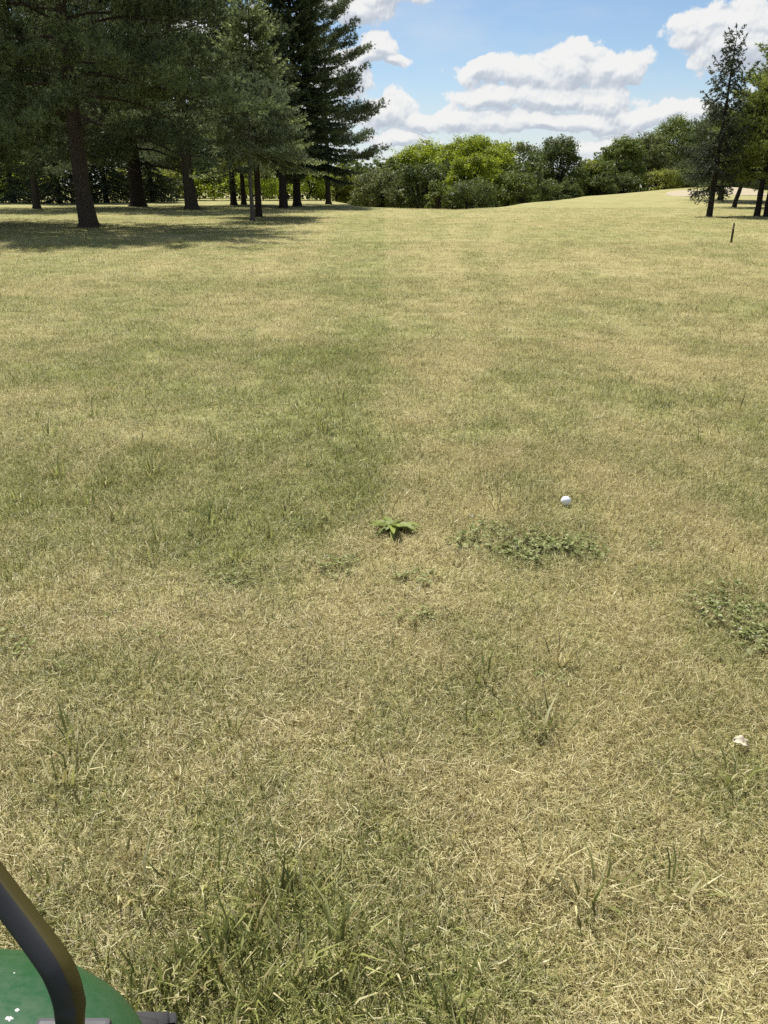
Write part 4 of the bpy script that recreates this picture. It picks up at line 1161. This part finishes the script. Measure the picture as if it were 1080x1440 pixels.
def stuff_object(name, protos, P, rot, scl, idx, tf, mats):
    """one object whose mesh holds the prototypes and the loose points they are set out on"""
    Vs, Tt, Tq, kind, gb, mt, mq = [], [], [], [], [], [], []
    n0 = 0
    for k, pr in enumerate(protos):
        v, a, b, gv = pr[:4]
        Vs.append(v); kind.append(np.full(len(v), k)); gb.append(gv)
        Tt.append(a.reshape(-1, 3) + n0); Tq.append(b.reshape(-1, 4) + n0)
        mt.append(np.zeros(len(a), int)); mq.append(pr[4] if len(pr) > 4 else np.zeros(len(b), int))
        n0 += len(v)
    npt = len(P)
    Vs.append(P); kind.append(np.full(npt, -1)); gb.append(np.zeros(npt))
    me = mesh_np(name, np.concatenate(Vs), tris=np.concatenate(Tt), quads=np.concatenate(Tq))
    for m in mats: me.materials.append(m)
    me.polygons.foreach_set('material_index', np.concatenate(mt + mq).astype(np.int32))
    pad = lambda z, d: np.concatenate([np.zeros((n0,) + z.shape[1:]) + d, z])
    attr(me, 'kind', np.concatenate(kind), 'INT')
    attr(me, 'gb', np.concatenate(gb))
    attr(me, 'rot', pad(rot, 0), 'FLOAT_VECTOR'); attr(me, 'scl', pad(scl, 1), 'FLOAT_VECTOR'); attr(me, 'idx', pad(idx, 0), 'INT'); attr(me, 'turf', pad(tf, 0), 'FLOAT_VECTOR')
    o = link(name, me, None)
    ng = bpy.data.node_groups.new(name + '_scatter', 'GeometryNodeTree')
    ng.interface.new_socket('Geometry', in_out='INPUT', socket_type='NodeSocketGeometry')
    ng.interface.new_socket('Geometry', in_out='OUTPUT', socket_type='NodeSocketGeometry')
    t = NT(ng)
    gi, go = t.new('NodeGroupInput'), t.new('NodeGroupOutput')
    def named(nm, dt):
        nd = t.new('GeometryNodeInputNamedAttribute', data_type=dt); nd.inputs[0].default_value = nm
        return nd.outputs[0]
    kd = named('kind', 'INT')
    g2i = t.new('GeometryNodeGeometryToInstance')
    def split(k):
        cmp_ = t.new('FunctionNodeCompare', data_type='INT', operation='EQUAL')
        t.l.new(kd, cmp_.inputs[2]); cmp_.inputs[3].default_value = k
        sp = t.new('GeometryNodeSeparateGeometry', domain='POINT')
        t.l.new(gi.outputs[0], sp.inputs[0]); t.l.new(cmp_.outputs[0], sp.inputs[1])
        return sp.outputs[0]
    for k in reversed(range(len(protos))):
        t.l.new(split(k), g2i.inputs[0])
    iop = t.new('GeometryNodeInstanceOnPoints')
    t.l.new(split(-1), iop.inputs['Points']); t.l.new(g2i.outputs[0], iop.inputs['Instance'])
    iop.inputs['Pick Instance'].default_value = True
    t.l.new(named('idx', 'INT'), iop.inputs['Instance Index'])
    t.l.new(named('rot', 'FLOAT_VECTOR'), iop.inputs['Rotation'])
    t.l.new(named('scl', 'FLOAT_VECTOR'), iop.inputs['Scale'])
    t.l.new(iop.outputs[0], go.inputs[0])
    md = o.modifiers.new('scatter', 'NODES'); md.node_group = ng
    return o

rg = np.random.default_rng(77)
KINDS_ = ['mat'] * 5 + ['green'] * 4 + ['coarse'] * 4
protos = [tuft_mesh(k, rg) for k in KINDS_]

def sample(y0, y1, dens, near=1.0):
    w1 = 0.60 * y1 + 1.0
    n = int(2 * w1 * (y1 - y0) * dens)
    x = rg.uniform(-w1, w1, n); y = rg.uniform(y0, y1, n)
    k = np.abs(x) < 0.60 * y + 1.0
    return x[k], y[k]

xs, ys, ss, ks = [], [], [], []
# (y0, y1, tufts per square metre, size, stretch)
for (y0, y1, dn, s0) in [(0.25, 2.2, 1700, 1.0), (2.2, 4.0, 1000, 1.1), (4.0, 7.0, 430, 1.35), (7.0, 12.0, 165, 1.75), (12.0, 20.0, 60, 2.2), (20.0, 36.0, 16, 2.9), (36, 52, 6, 3.4)]:
    x, y = sample(y0, y1, dn)
    g_, c_, b_ = turf(x, y)
    r = rg.uniform(0, 1, len(x))
    keep = rg.uniform(0, 1, len(x)) > 0.45 * c_ + 0.6 * b_
    x, y, g_, r = x[keep], y[keep], g_[keep], r[keep]
    isg = r < np.clip(g_ * 1.1 - 0.05, 0.0, 0.85)
    xs.append(x); ys.append(y); ss.append(s0 * rg.uniform(0.75, 1.25, len(x)))
    ks.append(np.where(isg, 5 + rg.integers(0, 4, len(x)), rg.integers(0, 5, len(x))))
# coarse rank tufts at the near left and a few stragglers
x, y = sample(0.25, 5.0, 330)
g_, _, _ = turf(x, y)
lush = np.clip((g_ - 0.50) * 1.5, 0, 0.75) * (1 - 0.8 * sstep(y, 1.6, 3.6)) + 0.012
for (px, py, rx, ry, am) in [(420, 1290, 120, 60, .62), (250, 1400, 90, 70, .6), (640, 1395, 40, 30, .6), (470, 1390, 130, 60, .6), (100, 1300, 80, 70, .42), (220, 1250, 60, 40, .35), (180, 950, 60, 30, .18), (560, 1010, 40, 40, .12), (690, 1040, 40, 30, .16), (330, 950, 40, 30, .1), (90, 1080, 40, 40, .16), (820, 1290, 40, 30, .12)]:
    lush = lush + blob(x, y, px, py, rx, ry, am)
k = rg.uniform(0, 1, len(x)) < lush
xs.append(x[k]); ys.append(y[k]); ss.append(rg.uniform(0.5, 1.15, k.sum())); ks.append(9 + rg.integers(0, 4, k.sum()))
X = np.concatenate(xs); Y = np.concatenate(ys); SC = np.concatenate(ss); KI = np.concatenate(ks)
# nothing grows through the ball, the wheels or the near side of the ball
db = np.hypot(X - BALL[0], Y - BALL[1])
ok = (db > 0.032) & ~((np.abs(X - BALL[0]) < 0.05) & (Y < BALL[1]) & (Y > BALL[1] - 0.07))
for (wx, wy) in ((-0.325, 0.475), (-0.80, 0.475)):
    ok &= ~((np.abs(X - wx) < 0.14) & (np.abs(Y - wy) < 0.22))
X, Y, SC, KI = X[ok], Y[ok], SC[ok], KI[ok]
n = len(X)
Z = terrain(X, Y)
ROT = np.stack([rg.normal(0, 0.09, n), rg.normal(0, 0.09, n), rg.uniform(0, 6.283, n)], -1)
hsc = SC ** 0.45 * np.where(KI >= 9, SC ** 0.55, 1.0) * (0.75 + 0.5 * fbm(X / 0.6, Y / 0.6, 61, 2))
g_, c_, b_ = turf(X, Y)
grass = stuff_object('grass', protos, np.stack([X, Y, Z], -1), ROT, np.stack([SC, SC, hsc], -1), KI, np.stack([g_, c_, b_], -1), [MAT['blades']])
tag(grass, 'dry mown turf, straw coloured with green patches and rank tufts', 'grass', kind='stuff')

# clover patches
x, y = sample(0.6, 9.0, 420)
_, c_, _ = turf(x, y)
k = rg.uniform(0, 1, len(x)) < c_ * 0.9 - 0.12
x, y = x[k], y[k]
n = len(x)
cl = [clover_tuft(rg, 0) for _ in range(4)] + [clover_tuft(rg, 1) for _ in range(2)]
idx = np.where(rg.uniform(0, 1, n) < 0.20, 4 + rg.integers(0, 2, n), rg.integers(0, 4, n))
sc = rg.uniform(0.75, 1.2, n)
# scattered white heads at the left
xw, yw = gp(70, 930)
m = 8
x = np.concatenate([x, xw + rg.normal(0, 0.13, m)]); y = np.concatenate([y, yw + rg.normal(0, 0.10, m)])
idx = np.concatenate([idx, 4 + rg.integers(0, 2, m)]); sc = np.concatenate([sc, rg.uniform(0.7, 1.0, m)])
n = len(x)
ROT = np.stack([rg.normal(0, 0.15, n), rg.normal(0, 0.15, n), rg.uniform(0, 6.283, n)], -1)
MFLOWER = M_plain('clover_flower', (0.52, 0.49, 0.40), 0.9, 0.1, 0.1)
clover = stuff_object('clover', cl, np.stack([x, y, terrain(x, y)], -1), ROT, np.stack([sc, sc, sc * 0.62], -1), idx, np.zeros((n, 3)), [MAT['clover'], MAT['clover'], MFLOWER])
tag(clover, 'dark green clover patches with small whitish heads in the dry turf', 'clover', kind='stuff')
